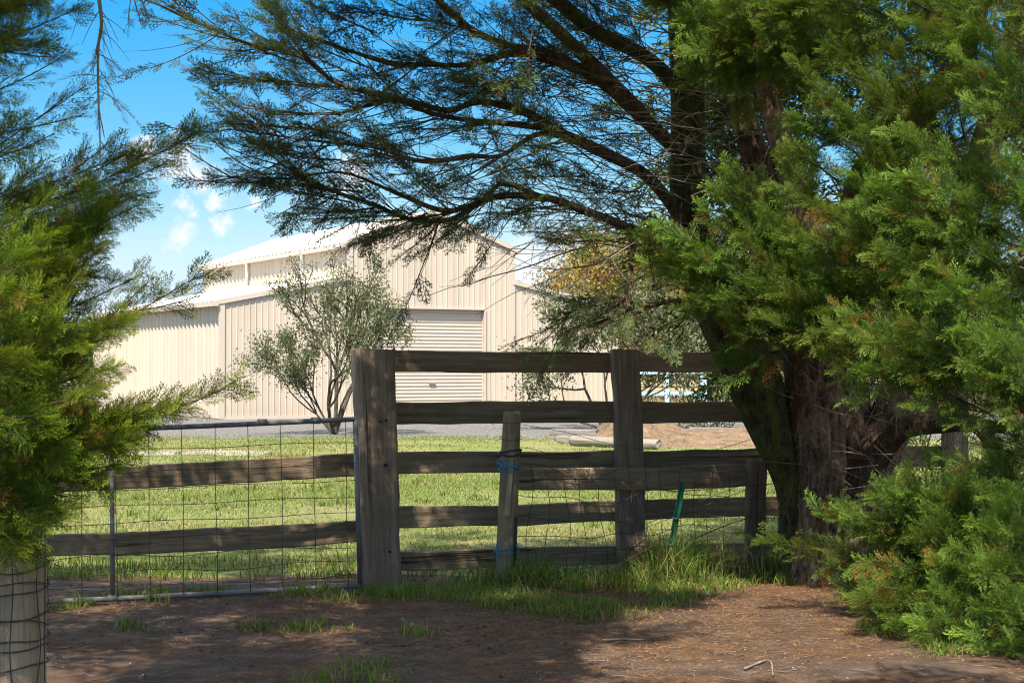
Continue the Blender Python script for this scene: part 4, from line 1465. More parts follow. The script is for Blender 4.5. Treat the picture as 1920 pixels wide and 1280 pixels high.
den = [(0.12, 56, (0, 0, 0.02)), (0.14, 56, (0, 0, .05)), (0.10, 44, (0, 0, .0)), (.1, 34, (0, 0, 0)), (.1, 30, (0, 0, 0)), (.15, 22, (0, 0, .05)), (.15, 20, (0, 0, .0)), (.15, 24, (0, 0, .0)), (.15, 22, (0, 0, -.03)), (.4, 6, (-.1, 0, .05)), (.35, 12, (0, 0, -.1))]
for (pts, rr), (t0, n, lean) in zip(limb_pts, den):
    limb_foliage(pts, rr, R, t0, n, lean)
# plumes traced one by one on the sky side: (base px, tip px, depth)
PL = [((560, 120), (285, -8), 9.8), ((600, 165), (365, 130), 9.9), ((640, 165), (395, 150), 9.9), ((700, 130), (485, 35), 10.0), ((660, 140), (500, 75), 9.9), ((640, 215), (450, 195), 9.8),
      ((650, 250), (410, 232), 9.6), ((640, 300), (420, 262), 9.6), ((680, 360), (402, 328), 9.6), ((660, 380), (450, 340), 9.6), ((760, 300), (560, 230), 9.6), ((820, 300), (640, 250), 9.7), ((700, 390), (560, 400), 9.7),
      ((760, 395), (640, 430), 9.8), ((800, 400), (700, 470), 9.8), ((860, 395), (780, 455), 9.8), ((840, 400), (690, 445), 9.8), ((900, 385), (850, 440), 9.9), ((1000, 380), (930, 450), 10), ((1060, 395), (990, 440), 10.2), ((1120, 410), (1040, 450), 10.3), ((1150, 425), (1095, 465), 10.4),
      ((1180, 560), (1040, 590), 10.5), ((1185, 555), (1060, 625), 10.45), ((1190, 540), (1260, 530), 10.4), ((1200, 520), (1100, 570), 10.5),
      ((900, 60), (720, 20), 10), ((800, 40), (620, 5), 10), ((700, 60), (540, -10), 9.9), ((1000, 130), (860, 180), 10.3), ((960, 150), (830, 165), 10.2), ((1010, 170), (900, 150), 10.2), ((900, 150), (760, 90), 10.2), ((1100, 330), (960, 330), 10.4), ((1050, 300), (930, 320), 10.2),
      ((1020, 100), (900, 70), 10.2), ((1200, 360), (1080, 340), 10.8), ((1230, 420), (1130, 380), 10.8), ((1240, 300), (1120, 240), 11.4), ((1200, 230), (1080, 190), 11.2)]
PL = [(a, (b[0], b[1] - 32 if 410 < b[1] < 480 and b[0] < 1000 else b[1]), Y) for a, b, Y in PL]
for (a, b, Y) in PL:
    p0, p1 = P(a[0], a[1], Y + 0.12), P(b[0], b[1], Y - 0.1)
    bough(foA, twA, p0, p1, R, step=0.030, L0=0.185, L1=0.12, start=0.12, sag=0.03, tpls=TPL_TUFT, flat=0.45, tip=0.8, dead=0.08, rad=0.006, rnd=R.uniform(.3, .8))
    for _ in range(3):
        u = R.uniform(.1, .7); s0_ = p0 + (p1 - p0) * u
        e = s0_ + (p1 - p0) * .35 + R.normal(0, 0.14, 3)
        bough(foA, twA, s0_, e, R, step=0.04, L0=0.16, L1=0.11, start=0.25, sag=0.05, tpls=TPL_TUFT, flat=0.5, tip=0.8, dead=0.08, rad=0.004)

# long bare inner twigs sweeping off the stems
twB = Twigs()
for _ in range(260):
    sx = R.uniform(1060, 1480); sy_ = R.uniform(-40, 470)
    Y = R.uniform(10.6, 12.3)
    L = R.uniform(140, 420)
    ang = math.radians(R.uniform(128, 178)) if R.random() < .62 else math.radians(R.uniform(178, 250))
    ex = sx + math.cos(ang) * L; ey = sy_ - math.sin(ang) * L * 0.75
    p0, p1 = P(sx, sy_, Y), P(ex, ey, Y - R.uniform(-.1, .7))
    pts = bez(p0, p1, R.uniform(-0.22, 0.18), 9, R, 0.09)
    pts[1:-1] += R.normal(0, .012, (7, 3))
    twB.add(pts, R.uniform(.0025, .0065), 0.0012, 4)
    for _ in range(R.integers(1, 4)):
        k0 = R.integers(2, 7); q = pts[k0] + (p1 - p0) * R.uniform(.1, .35) + R.normal(0, .12, 3)
        twB.add(bez(pts[k0], q, 0.06, 4), 0.0028, 0.001, 3)
# tangle of dead twigs low behind the trunk
for _ in range(300):
    p0 = P(R.uniform(1480, 1900), R.uniform(660, 930), R.uniform(11.1, 12.1))
    d = R.normal(0, 1, 3) * np.array([1, .4, .8]); d /= np.linalg.norm(d)
    p1 = p0 + d * R.uniform(0.2, 0.7)
    p1[2] = max(p1[2], 0.1)
    pts = bez(p0, p1, R.uniform(-.15, .2), 6, R, .1)
    twB.add(pts, R.uniform(.002, .006), 0.001, 3)
# deep masses behind the stems that close the crown's inside
foC = Foliage()
for _ in range(330):
    a = (R.uniform(1310, 1980), R.uniform(-150, 640)) if R.random() < .6 else (R.uniform(1290, 1620), R.uniform(-60, 500)); Y = R.uniform(12.4, 13.8)
    p0 = P(a[0], a[1], Y); d = R.normal(0, 1, 3) * np.array([1, .6, .7]); d /= np.linalg.norm(d)
    bough(foC, twB, p0, p0 + d * R.uniform(.4, .8), R, step=0.055, L0=0.36, L1=0.22, start=0.1, tpls=TPL_COARSE, tip=0.5, dead=0.12, flat=.8)
# crown over the frame, reaching over the fence and the track
foD = Foliage()


SHAFTS = []
for (px, py, Y, rad) in [(1600, 210, 9.6, .34), (1720, 150, 9.5, .3), (1790, 60, 9.3, .35), (1880, 60, 9.1, .35), (1640, 600, 9.5, .3), (1850, 660, 9.0, .35), (1530, 150, 9.5, .25), (1720, 640, 9.4, .22), (1615, 945, 9.6, .2), (1700, 920, 9.5, .34), (1830, 1085, 8.9, .28),
                         (1320, 440, 10.3, .3), (1240, 450, 10.3, .25), (1900, 380, 9.0, .25), (110, 590, 5.8, .24), (50, 620, 5.8, .2), (70, 400, 6.0, .22), (230, 720, 5.9, .2), (310, 750, 6.0, .2), (150, 840, 5.8, .2), (430, 60, 9.8, .3), (560, 120, 9.9, .2), (960, 220, 10.3, .12),
                         (1400, 1215, 0, .34), (1530, 1190, 0, .30), (1340, 1258, 0, .34), (1480, 1255, 0, .34), (1640, 1250, 0, .3), (1250, 1270, 0, .22), (1300, 1165, 0, .2), (1420, 1150, 0, .2), (1600, 1215, 0, .25), (1200, 1240, 0, .2), (1410, 320, 10.9, .12), (1525, 760, 11.2, .1), (1640, 860, 11.4, .1), (1240, 1085, 11.2, .2), (1780, 330, 9.4, .2), (1480, 420, 9.9, .2)]:
    tgt = P(px, py, Y) if Y else np.array([PX(px, 1.5 * F / (py - 690)), 1.5 * F / (py - 690), 0.0])
    SHAFTS.append((tgt, rad * 0.7))


def in_shaft(pts, spare=0.27):
    for tgt, rad in SHAFTS:
        w_ = pts - tgt
        k_ = w_ @ SUN_DIR
        dd_ = np.linalg.norm(w_ - k_[:, None] * SUN_DIR, axis=1)
        if np.any((dd_ < rad + spare) & (k_ > 0.5)): return True
    return False


def canopy(fo, tw, r, n, xr, yr, zfun, L=(0.4, 0.9)):
    k = 0
    while k < n:
        x, y = r.uniform(*xr), r.uniform(*yr)
        z0 = max(zfun(x, y), 1.5 + 0.262 * y)
        z = z0 + r.uniform(0.25, 2.6)
        p0 = np.array([x, y, z]); d = r.normal(0, 1, 3) * np.array([1, 1, .3]); d /= np.linalg.norm(d)
        p1 = p0 + d * r.uniform(*L)
        p1[2] = max(p1[2], 1.5 + 0.262 * max(p1[1], 0.1) + .1)
        if in_shaft(np.array([p0, (p0 + p1) / 2, p1])):
            k += .3
            continue
        bough(fo, tw, p0, p1, r, step=0.06, L0=0.5, L1=0.34, start=0.05, tpls=TPL_COARSE, tip=.7, dead=.05, flat=.6)
        k += 1


canopy(foD, twB, R, 600, (-2.4, 4.2), (2.6, 10.4), lambda x, y: 4.3)
# unseen boughs added sunward of the long limbs to shade them
for _ in range(190):
    pts, rr = limb_pts[R.choice([1, 2, 3, 4, 4, 5, 3, 2, 1, 0])]
    p = pts[R.integers(0, int(len(pts) * .75))]
    q = p + SUN_DIR * R.uniform(.9, 3.0) + R.normal(0, .18, 3)
    if q[2] < 1.5 + .262 * q[1]: continue
    d = R.normal(0, 1, 3) * np.array([1, 1, .3]); d /= np.linalg.norm(d)
    e = q + d * R.uniform(.35, .7); e[2] = max(e[2], 1.6 + .262 * e[1])
    if in_shaft(np.array([q, e])): continue
    bough(foD, twB, q, e, R, step=0.06, L0=0.45, L1=0.3, start=0.05, tpls=TPL_COARSE, tip=.7, dead=.05, flat=.6)

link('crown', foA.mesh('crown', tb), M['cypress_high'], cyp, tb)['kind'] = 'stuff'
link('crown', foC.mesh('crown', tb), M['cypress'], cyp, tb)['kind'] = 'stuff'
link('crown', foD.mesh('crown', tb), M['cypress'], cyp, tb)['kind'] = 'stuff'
link('twigs', twA.mesh('twigs', tb), M['twig'], cyp, tb)['kind'] = 'stuff'
link('twigs', twB.mesh('twigs', tb), M['twig_pale'], cyp, tb)['kind'] = 'stuff'

# ------------------------------------------------------------------ leafy cypress on the right edge
R = np.random.default_rng(33)
rt = np.array([PX(2130, 9.9), 9.9, 0.0])
rcy = empty('cypress_tree', tuple(rt), 'dense bright green cypress reaching in from the edge beside the thick stems', 'tree')
bark_tube('trunk', [(2130, 1165, 9.9, 70), (2125, 900, 9.9, 55), (2115, 600, 9.9, 48), (2120, 300, 9.9, 42), (2100, 0, 9.9, 35), (2090, -500, 9.9, 20)], M['bark_plain'], rcy, 41, 26, 9, 0.1, .5)
foR = Foliage(); twR = Twigs()
# plumes: (base px, tip px, depth base, depth tip, sprays length)
RB = [
    # upper right
    ((1760, 480), (1488, 108), 9.9, 9.5), ((1790, 430), (1560, 190), 9.9, 9.6), ((1740, 430), (1600, 330), 9.8, 9.5), ((1780, 300), (1690, 95), 9.8, 9.5), ((1800, 330), (1630, 150), 9.8, 9.55),
    ((1990, 210), (1700, 40), 9.6, 9.2), ((1980, 120), (1720, -20), 9.6, 9.2), ((2000, 60), (1830, -40), 9.4, 9.0), ((1990, 260), (1800, 110), 9.5, 9.1), ((2010, 300), (1830, 200), 9.5, 9.1),
    ((1850, 80), (1620, -30), 9.9, 9.7), ((1700, 120), (1480, 20), 10.3, 10.0), ((1640, 80), (1440, -40), 10.3, 10.1), ((1620, 130), (1420, 90), 10.5, 10.3), ((1560, 60), (1300, 20), 10.5, 10.2), ((1540, 150), (1310, 110), 10.5, 10.2), ((1500, 30), (1230, -20), 10.5, 10.3),
    ((1480, 60), (1290, 40), 10.2, 10.0), ((1500, 110), (1300, 95), 10.2, 9.95), ((1540, 20), (1360, -20), 10.0, 9.8), ((1560, 120), (1350, 60), 10.1, 9.9), ((1600, 30), (1430, 10), 10.0, 9.8), ((1680, 40), (1520, -10), 9.9, 9.7), ((1700, 200), (1560, 90), 10.0, 9.8), ((1640, 160), (1500, 60), 10.1, 9.9), ((1330, 40), (1230, -10), 10.4, 10.2), ((1900, 180), (1740, 180), 9.8, 9.6), ((1880, 380), (1760, 260), 9.9, 9.7),
    ((1470, 470), (1330, 400), 10.6, 10.3), ((1500, 500), (1370, 330), 10.5, 10.25), ((1420, 130), (1290, 60), 10.3, 10.1), ((1460, 100), (1380, 150), 10.3, 10.15), ((1440, 60), (1350, 120), 10.3, 10.1), ((1560, 420), (1470, 300), 10.3, 10.0), ((1620, 300), (1500, 220), 10.2, 10.0), ((1330, 520), (1225, 500), 10.8, 10.5),
    # middle right
    ((1960, 420), (1690, 250), 9.6, 9.3), ((1950, 480), (1700, 330), 9.6, 9.2), ((1900, 460), (1680, 400), 9.7, 9.3), ((1960, 560), (1740, 420), 9.5, 9.2), ((1980, 600), (1880, 300), 9.4, 9.1), ((1800, 520), (1480, 280), 10.1, 9.8), ((1780, 560), (1460, 345), 10.0, 9.7), ((1760, 600), (1480, 430), 10.0, 9.7), ((1820, 620), (1560, 400), 9.8, 9.5), ((1850, 600), (1640, 360), 9.8, 9.5),
    ((1990, 480), (1900, 310), 9.2, 8.9), ((1960, 660), (1760, 510), 9.4, 9.1), ((1900, 600), (1650, 470), 9.6, 9.3),
    # hanging mass over the stems
    ((1520, 560), (1350, 358), 10.6, 10.3), ((1540, 600), (1240, 430), 10.6, 10.2), ((1500, 620), (1205, 440), 10.7, 10.3), ((1480, 590), (1300, 500), 10.7, 10.4), ((1520, 640), (1300, 560), 10.6, 10.3), ((1560, 620), (1400, 450), 10.5, 10.2), ((1580, 640), (1420, 520), 10.4, 10.1), ((1600, 660), (1440, 600), 10.4, 10.1), ((1620, 640), (1480, 560), 10.3, 10.0), ((1400, 540), (1260, 480), 10.7, 10.4), ((1560, 560), (1440, 400), 10.5, 10.2), ((1640, 600), (1520, 500), 10.2, 9.9),
    ((1680, 700), (1560, 650), 10.2, 9.9),
    # lit shelf and below
    ((1800, 680), (1558, 578), 9.8, 9.4), ((1830, 690), (1600, 610), 9.7, 9.3), ((1860, 700), (1640, 640), 9.6, 9.2), ((1900, 700), (1700, 600), 9.5, 9.1), ((1960, 700), (1800, 620), 9.3, 8.9), ((1980, 760), (1810, 680), 9.2, 8.8), ((1960, 800), (1830, 700), 9.2, 8.9), ((1990, 780), (1880, 640), 9.1, 8.8), ((1780, 720), (1620, 700), 9.9, 9.6), ((1860, 740), (1720, 720), 9.6, 9.3), ((1760, 660), (1540, 620), 10.0, 9.7), ((1840, 560), (1700, 540), 9.6, 9.2),
    # low skirt
    ((1760, 1010), (1545, 925), 9.9, 9.6), ((1800, 960), (1600, 930), 9.8, 9.5), ((1790, 940), (1640, 890), 9.8, 9.5), ((1820, 960), (1690, 868), 9.7, 9.4), ((1840, 990), (1760, 895), 9.7, 9.4), ((1760, 1060), (1425, 1010), 10.1, 9.9), ((1820, 1090), (1620, 1060), 9.6, 9.3),
    ((1960, 1160), (1752, 1045), 9.2, 8.9), ((1970, 1140), (1790, 1030), 9.2, 8.9), ((1990, 1110), (1850, 1060), 9.0, 8.7), ((1990, 1070), (1880, 950), 9.1, 8.8), ((1960, 1050), (1830, 980), 9.3, 9.0), ((1980, 1000), (1840, 920), 9.4, 9.1), ((1980, 960), (1830, 880), 9.6, 9.3), ((1960, 920), (1780, 860), 9.8, 9.5), ((1990, 900), (1870, 790), 9.5, 9.2),
    ((1840, 1160), (1610, 1125), 9.3, 9.05), ((1860, 1190), (1680, 1160), 9.2, 8.95), ((1900, 1210), (1740, 1190), 9.0, 8.8), ((1980, 1220), (1830, 1190), 8.8, 8.6), ((1990, 1240), (1900, 1210), 8.7, 8.5), ((1900, 1150), (1760, 1110), 9.1, 8.9), ((1990, 1180), (1870, 1130), 8.8, 8.6), ((1800, 1130), (1640, 1100), 9.5, 9.2), ((1930, 1100), (1780, 1090), 9.2, 9.0), ((1880, 1070), (1720, 1010), 9.5, 9.2), ((1900, 1020), (1740, 960), 9.6, 9.3),
]
RB = [((a[0], a[1] + (38 if i_ >= len(RB) - 38 and b[1] < 1000 and b[0] < 1780 else 0)), (b[0], b[1] + (38 if i_ >= len(RB) - 38 and 850 < b[1] < 1000 and b[0] < 1780 else 0)), c, d) for i_, (a, b, c, d) in enumerate(RB)]
for (a, b, Y0, Y1) in RB:
    p0, p1 = P(a[0], a[1], Y0), P(b[0], b[1], Y1)
    rn = R.uniform(0.15, 0.9)
    bough(foR, twR, p0, p1, R, step=0.020, L0=0.23, L1=0.14, start=0.08, sag=-0.04, tpls=TPL_FINE, flat=1.15, tip=0.95, dead=0.06, rad=0.008, rnd=rn)
    L = np.linalg.norm(p1 - p0)
    for _ in range(4):
        u = R.uniform(.05, .6); s0_ = p0 + (p1 - p0) * u
        d = (p1 - p0) / L + R.normal(0, .42, 3)
        d /= np.linalg.norm(d)
        bough(foR, twR, s0_, s0_ + d * R.uniform(.18, .36), R, step=0.031, L0=0.20, L1=0.13, start=0.1, sag=0.02, tpls=TPL_FINE, flat=1.1, tip=0.9, dead=0.04, rad=0.004, rnd=rn)
# inner filling behind the plumes
for _ in range(170):
    reg = R.random()
    if reg < .55: a = (R.uniform(1460, 1960), R.uniform(-40, 560)); Y = R.uniform(10.2, 11.0)
    elif reg < .7: a = (R.uniform(1380, 1680), R.uniform(420, 640)); Y = R.uniform(10.6, 11.0)
    elif reg < .8: a = (R.uniform(1700, 1980), R.uniform(560, 740)); Y = R.uniform(9.8, 10.6)
    else: a = (R.uniform(1740, 1990), R.uniform(980, 1160)); Y = R.uniform(9.6, 10.3)
    if 130 < a[1] < 490 and a[0] < 1660: continue
    p0 = P(a[0], a[1], Y); d = np.array([-0.8, -.25, 0.1]) + R.normal(0, .6, 3); d /= np.linalg.norm(d)
    p1 = p0 + d * R.uniform(.3, .6); p1[2] = max(p1[2], .1)
    bough(foR, twR, p0, p1, R, step=0.035, L0=0.27, L1=0.17, start=0.1, tpls=TPL_FINE, tip=0.6, dead=0.12, flat=.8)
foR2 = Foliage()
canopy(foR2, None, R, 60, (3.2, 6.5), (5.0, 12.0), lambda x, y: 4.4)
link('crown', foR.mesh('crown', rt), M['cypress'], rcy, rt)['kind'] = 'stuff'
link('crown', foR2.mesh('crown', rt), M['cypress'], rcy, rt)['kind'] = 'stuff'
link('twigs', twR.mesh('twigs', rt), M['twig'], rcy, rt)['kind'] = 'stuff'

# ------------------------------------------------------------------ cypress on the left edge
R = np.random.default_rng(44)
lt = np.array([-3.05, 6.9, 0.0])
lcy = empty('cypress_tree', tuple(lt), 'yellowish green cypress hanging over the wire wrapped round post', 'tree')
bark_tube('trunk', [(-410, 1400, 6.9, 90), (-412, 1100, 6.9, 75), (-420, 700, 6.9, 65), (-410, 300, 6.9, 55), (-400, -200, 6.9, 45), (-390, -900, 6.9, 25)], M['bark_plain'], lcy, 51, 26, 9, 0.1, .5)
foL = Foliage(); twL = Twigs()
LB = [
    ((-20, 390), (240, 290), 6.8, 6.6, .8), ((0, 470), (215, 395), 6.7, 6.5, .8), ((-40, 310), (110, 250), 6.8, 6.6, .6),
    ((-40, 420), (382, 245), 6.9, 6.7, 1.3), ((20, 420), (318, 305), 6.8, 6.6, .7), ((-60, 330), (170, 160), 7.1, 6.9, .45), ((-60, 260), (165, 215), 7.0, 6.8, .4), ((-60, 200), (120, 110), 7.0, 6.8, .5),
    ((-80, 120), (145, 20), 6.9, 6.7, .9), ((-60, 60), (130, -40), 6.9, 6.7, .9), ((-60, 40), (60, 10), 6.6, 6.4, 1), ((-60, 110), (90, 80), 6.8, 6.6, .9),
    ((-40, 480), (272, 365), 6.7, 6.5, .9), ((-20, 520), (265, 385), 6.6, 6.4, 1), ((40, 600), (190, 470), 6.5, 6.3, 1), ((0, 640), (262, 520), 6.5, 6.3, .9), ((-20, 560), (200, 430), 6.6, 6.4, 1),
    ((60, 700), (378, 518), 6.4, 6.25, .9), ((120, 690), (285, 530), 6.4, 6.2, .7), ((0, 760), (250, 600), 6.3, 6.1, 1), ((60, 830), (430, 728), 6.3, 6.1, .9), ((20, 830), (330, 760), 6.2, 6.0, 1),
    ((-60, 640), (122, 555), 6.1, 5.8, 1), ((-60, 700), (110, 600), 6.0, 5.7, 1), ((-80, 480), (100, 375), 6.2, 6.0, .6), ((-60, 560), (90, 450), 6.1, 5.9, .8), ((-40, 720), (240, 690), 6.0, 5.8, 1), ((-60, 800), (200, 740), 5.9, 5.7, 1), ((-40, 840), (270, 830), 6.0, 5.8, 1), ((-20, 880), (262, 870), 6.0, 5.85, .9), ((-40, 900), (160, 930), 5.9, 5.75, .7), ((-60, 880), (120, 960), 5.85, 5.7, 1), ((-60, 900), (60, 1005), 5.8, 5.7, 1), ((-80, 880), (20, 1000), 5.75, 5.65, 1), ((-60, 820), (130, 860), 5.8, 5.65, 1), ((-80, 760), (90, 800), 5.7, 5.55, 1), ((-80, 700), (60, 690), 5.7, 5.5, 1), ((-80, 600), (40, 560), 5.8, 5.6, 1),
    ((-80, 500), (60, 320), 6.6, 6.4, .7), ((-60, 380), (40, 230), 6.7, 6.5, .5), ((30, 900), (210, 890), 5.95, 5.85, .8), ((100, 800), (290, 800), 6.2, 6.05, 1), ((-60, 560), (150, 640), 6.3, 6.1, 1), ((0, 480), (140, 520), 6.5, 6.3, 1), ((0, 700), (180, 800), 6.1, 5.9, 1),
]
LB = [((a[0] - 30, a[1]), (b[0] - (34 if (b[1] > 560 and 150 < b[0] < 320) else 8), b[1]), c, d, e) for a, b, c, d, e in LB]
for (a, b, Y0, Y1, dn) in LB:
    p0, p1 = P(a[0], a[1], Y0), P(b[0], b[1], Y1)
    rn = R.uniform(.2, .85)
    bough(foL, twL, p0, p1, R, step=0.0150 / dn, L0=0.150, L1=0.110, start=0.08, sag=0.06, tpls=TPL_FINE if dn > .75 else TPL_SPARSE, flat=1.5, tip=.95, dead=0.03, rad=0.004, rnd=rn)
    L = np.linalg.norm(p1 - p0)
    for _ in range(int(4 * dn)):
        u = R.uniform(.0, .65); s0_ = p0 + (p1 - p0) * u
        d = (p1 - p0) / L + R.normal(0, .24, 3); d /= np.linalg.norm(d)
        bough(foL, twL, s0_, s0_ + d * R.uniform(.12, .24), R, step=0.026, L0=0.16, L1=0.09, start=0.1, sag=0.03, tpls=TPL_FINE if dn > .75 else TPL_SPARSE, flat=1.4, tip=0.9, dead=0.04, rad=0.003, rnd=rn)
for _ in range(60):
    a = (R.uniform(-140, 40), R.uniform(460, 930)); Y = R.uniform(6.2, 6.9)
    p0 = P(a[0], a[1], Y); d = np.array([0.8, -.1, 0.25]) + R.normal(0, .5, 3); d /= np.linalg.norm(d)
    bough(foL, twL, p0, p0 + d * R.uniform(.2, .35), R, step=0.035, L0=0.22, L1=0.13, start=0.1, tpls=TPL_FINE, tip=0.6, dead=0.12, flat=.8)
foL2 = Foliage()
canopy(foL2, None, R, 620, (-6.0, 0.6), (-0.6, 9.6), lambda x, y: 3.8 if x < -2.2 else 4.2)
link('crown', foL.mesh('crown', lt), M['cypress_left'], lcy, lt)['kind'] = 'stuff'
link('crown', foL2.mesh('crown', lt), M['cypress_left'], lcy, lt)['kind'] = 'stuff'
# dead hanging branchlet
hang = Twigs(); foH = Foliage()
hp = catmull([P(181, -30, 6.6), P(190, 40, 6.6), P(184, 90, 6.6), P(184, 170, 6.6), P(187, 250, 6.6), P(189, 330, 6.6)], 6)
hang.add(hp, 0.009, 0.0018, 5)
for _ in range(26):
    i = R.integers(2, len(hp) - 2); q = hp[i] + np.array([R.normal(0, .07), R.normal(0, .04), -R.uniform(.03, .16)])
    if R.random() < .35: q[0] += .05
    pts = bez(hp[i], q, -0.15, 6)
    hang.add(pts, 0.0024, .0009, 3)
    if R.random() < .7 and i > 4:
        foH.add(TPL_SPARSE, pts[2:], np.diff(pts, axis=0)[1:], R.normal(0, 1, (4, 3)), np.full(4, .055), R.random(4), np.full(4, .5), np.full(4, .9), R)
for (a, b) in (((150, 20), (132, 75)), ((176, 5), (140, 45)), ((250, -10), (262, 30)), ((262, -10), (278, 35)), ((245, 0), (240, 45))):
    p0, p1 = P(a[0], a[1], 6.6), P(b[0], b[1], 6.6)
    hang.add(bez(p0, p1, .1, 5), .002, .0008, 3)
    if a[0] > 200:
        bough(foH, hang, p0, p1, R, step=.015, L0=.07, L1=.05, tpls=TPL_SPARSE, dead=1.0, rad=.002)
link('dead_sprig', hang.mesh('dead_sprig', lt), M['twig_pale'], lcy, lt)['label'] = 'bare dead brown sprig hanging down'
link('dead_leaves', foH.mesh('dead_leaves', lt), M['cypress_left'], lcy, lt)['kind'] = 'stuff'
link('twigs', twL.mesh('twigs', lt), M['twig'], lcy, lt)['kind'] = 'stuff'

# ------------------------------------------------------------------ olives and far trees
def grow(p, d, L, rad, depth, segs, tips, r, spread, up, shrink=0.76):
    pts = [p]
    q = p.copy(); dd = d.copy()
    for _ in range(3):
        dd = dd + r.normal(0, .13, 3) + np.array([0, 0, up]); dd /= np.linalg.norm(dd)
        q = q + dd * L / 3; pts.append(q)
    segs.append((np.array(pts), rad, rad * .72))
    if depth == 0:
        tips.append((pts[1], pts[-1])); return
    nb = 2 if r.random() < .5 else 3
    for _ in range(nb):
        nd = dd + r.normal(0, spread, 3); nd /= np.linalg.norm(nd)
        grow(q if r.random() < .7 else pts[2], nd, L * shrink * r.uniform(.8, 1.2), rad * .66, depth - 1, segs, tips, r, spread, up, shrink)
    if depth <= 2: tips.append((pts[1], pts[-1]))


def leafy(fo, tips, r, n_each, L, w, spread, tipv=0.6, dead=.05, hang=0.0):
    a = np.array([t[0] for t in tips]); b = np.array([t[1] for t in tips])
    k = np.repeat(np.arange(len(tips)), n_each)
    n = len(k)
    u = r.random(n)[:, None] ** .7
    c = a[k] + (b[k] - a[k]) * u * 1.25 + r.normal(0, spread, (n, 3))
    d = (b[k] - a[k]); d /= np.linalg.norm(d, axis=1)[:, None]
    d = d * .6 + r.normal(0, .8, (n, 3)) + np.array([0, 0, -hang]); d /= np.linalg.norm(d, axis=1)[:, None]
    s = np.cross(d, r.normal(0, 1, (n, 3))); s /= np.linalg.norm(s, axis=1)[:, None]
    LL = (L * r.uniform(.6, 1.3, n))[:, None]; ww = (w * r.uniform(.7, 1.3, n))[:, None]
    Q = np.stack([c, c + d * LL * .5 + s * ww, c + d * LL, c + d * LL * .5 - s * ww], 1)
    base = r.random(len(tips))[k]
    T = np.stack([np.clip(base * .6 + r.random(n) * .4, 0, 1), r.random(n) * tipv, (r.random(n) < dead) * .8], 1)
    fo.quads(Q, T)


def build_tree(name, base, stems, label, r, leaf_mat, bark_mat, depth, n_each, leaf, spread, up, group=None, lsp=.1, shrink=.76, hang=0., tipv=.6, dead=.05, cat='tree'):
    e = empty(name, tuple(base), label, cat, group)
    segs, tips = [], []
    for (d, L, rad) in stems:
        d = np.array(d, float); d /= np.linalg.norm(d)
        grow(np.array(base, float) + np.array([0, 0, -.03]), d, L, rad, depth, segs, tips, r, spread, up, shrink)
    tw = Twigs()
    for pts, r0, r1 in segs:
        tw.add(pts, r0, r1, 6 if r0 > .02 else 4)
    link('trunk', tw.mesh('trunk', base), bark_mat, e, base)
    fo = Foliage()
    leafy(fo, tips, r, n_each, leaf[0], leaf[1], lsp, tipv, dead, hang)
    link('crown', fo.mesh('crown', base), leaf_mat, e, base)['kind'] = 'stuff'
    return e, tips


R = np.random.default_rng(55)
ob = np.array([PX(628, 37.2), 37.2, 0.0])
build_tree('olive_tree', ob, [((-.38, 0, 1), 1.28, .048), ((.05, .1, 1), 1.45, .055), ((.22, -.1, 1), 1.34, .05), ((-1.0, -.1, .75), .95, .028), ((-.15, -.3, 1), 1.35, .04), ((.36, .1, 1), 1.1, .035), ((-.6, .3, 1), 1.15, .03)],
           'slender many stemmed olive tree in front of the cream shed', R, M['olive'], M['bark_grey'], 4, 36, (.085, .016), .28, .09, lsp=.10, shrink=.72)
ob2 = np.array([PX(1135, 40.0), 40.0, 0.0])
build_tree('olive_tree', ob2, [((-.5, 0, .8), 1.15, .045), ((.1, .1, 1), 1.4, .055), ((.55, -.1, .9), 1.3, .045), ((-.9, -.2, .5), .95, .03), ((1.0, .1, .7), 1.3, .035), ((.1, -.5, .8), 1.2, .04), ((1.3, -.3, .4), 1.25, .03)],
           'bushy grey green olive with a low crown behind the fence rails', R, M['olive_pale'], M['bark_grey'], 4, 46, (.115, .023), .44, .03, lsp=.16, shrink=.79)


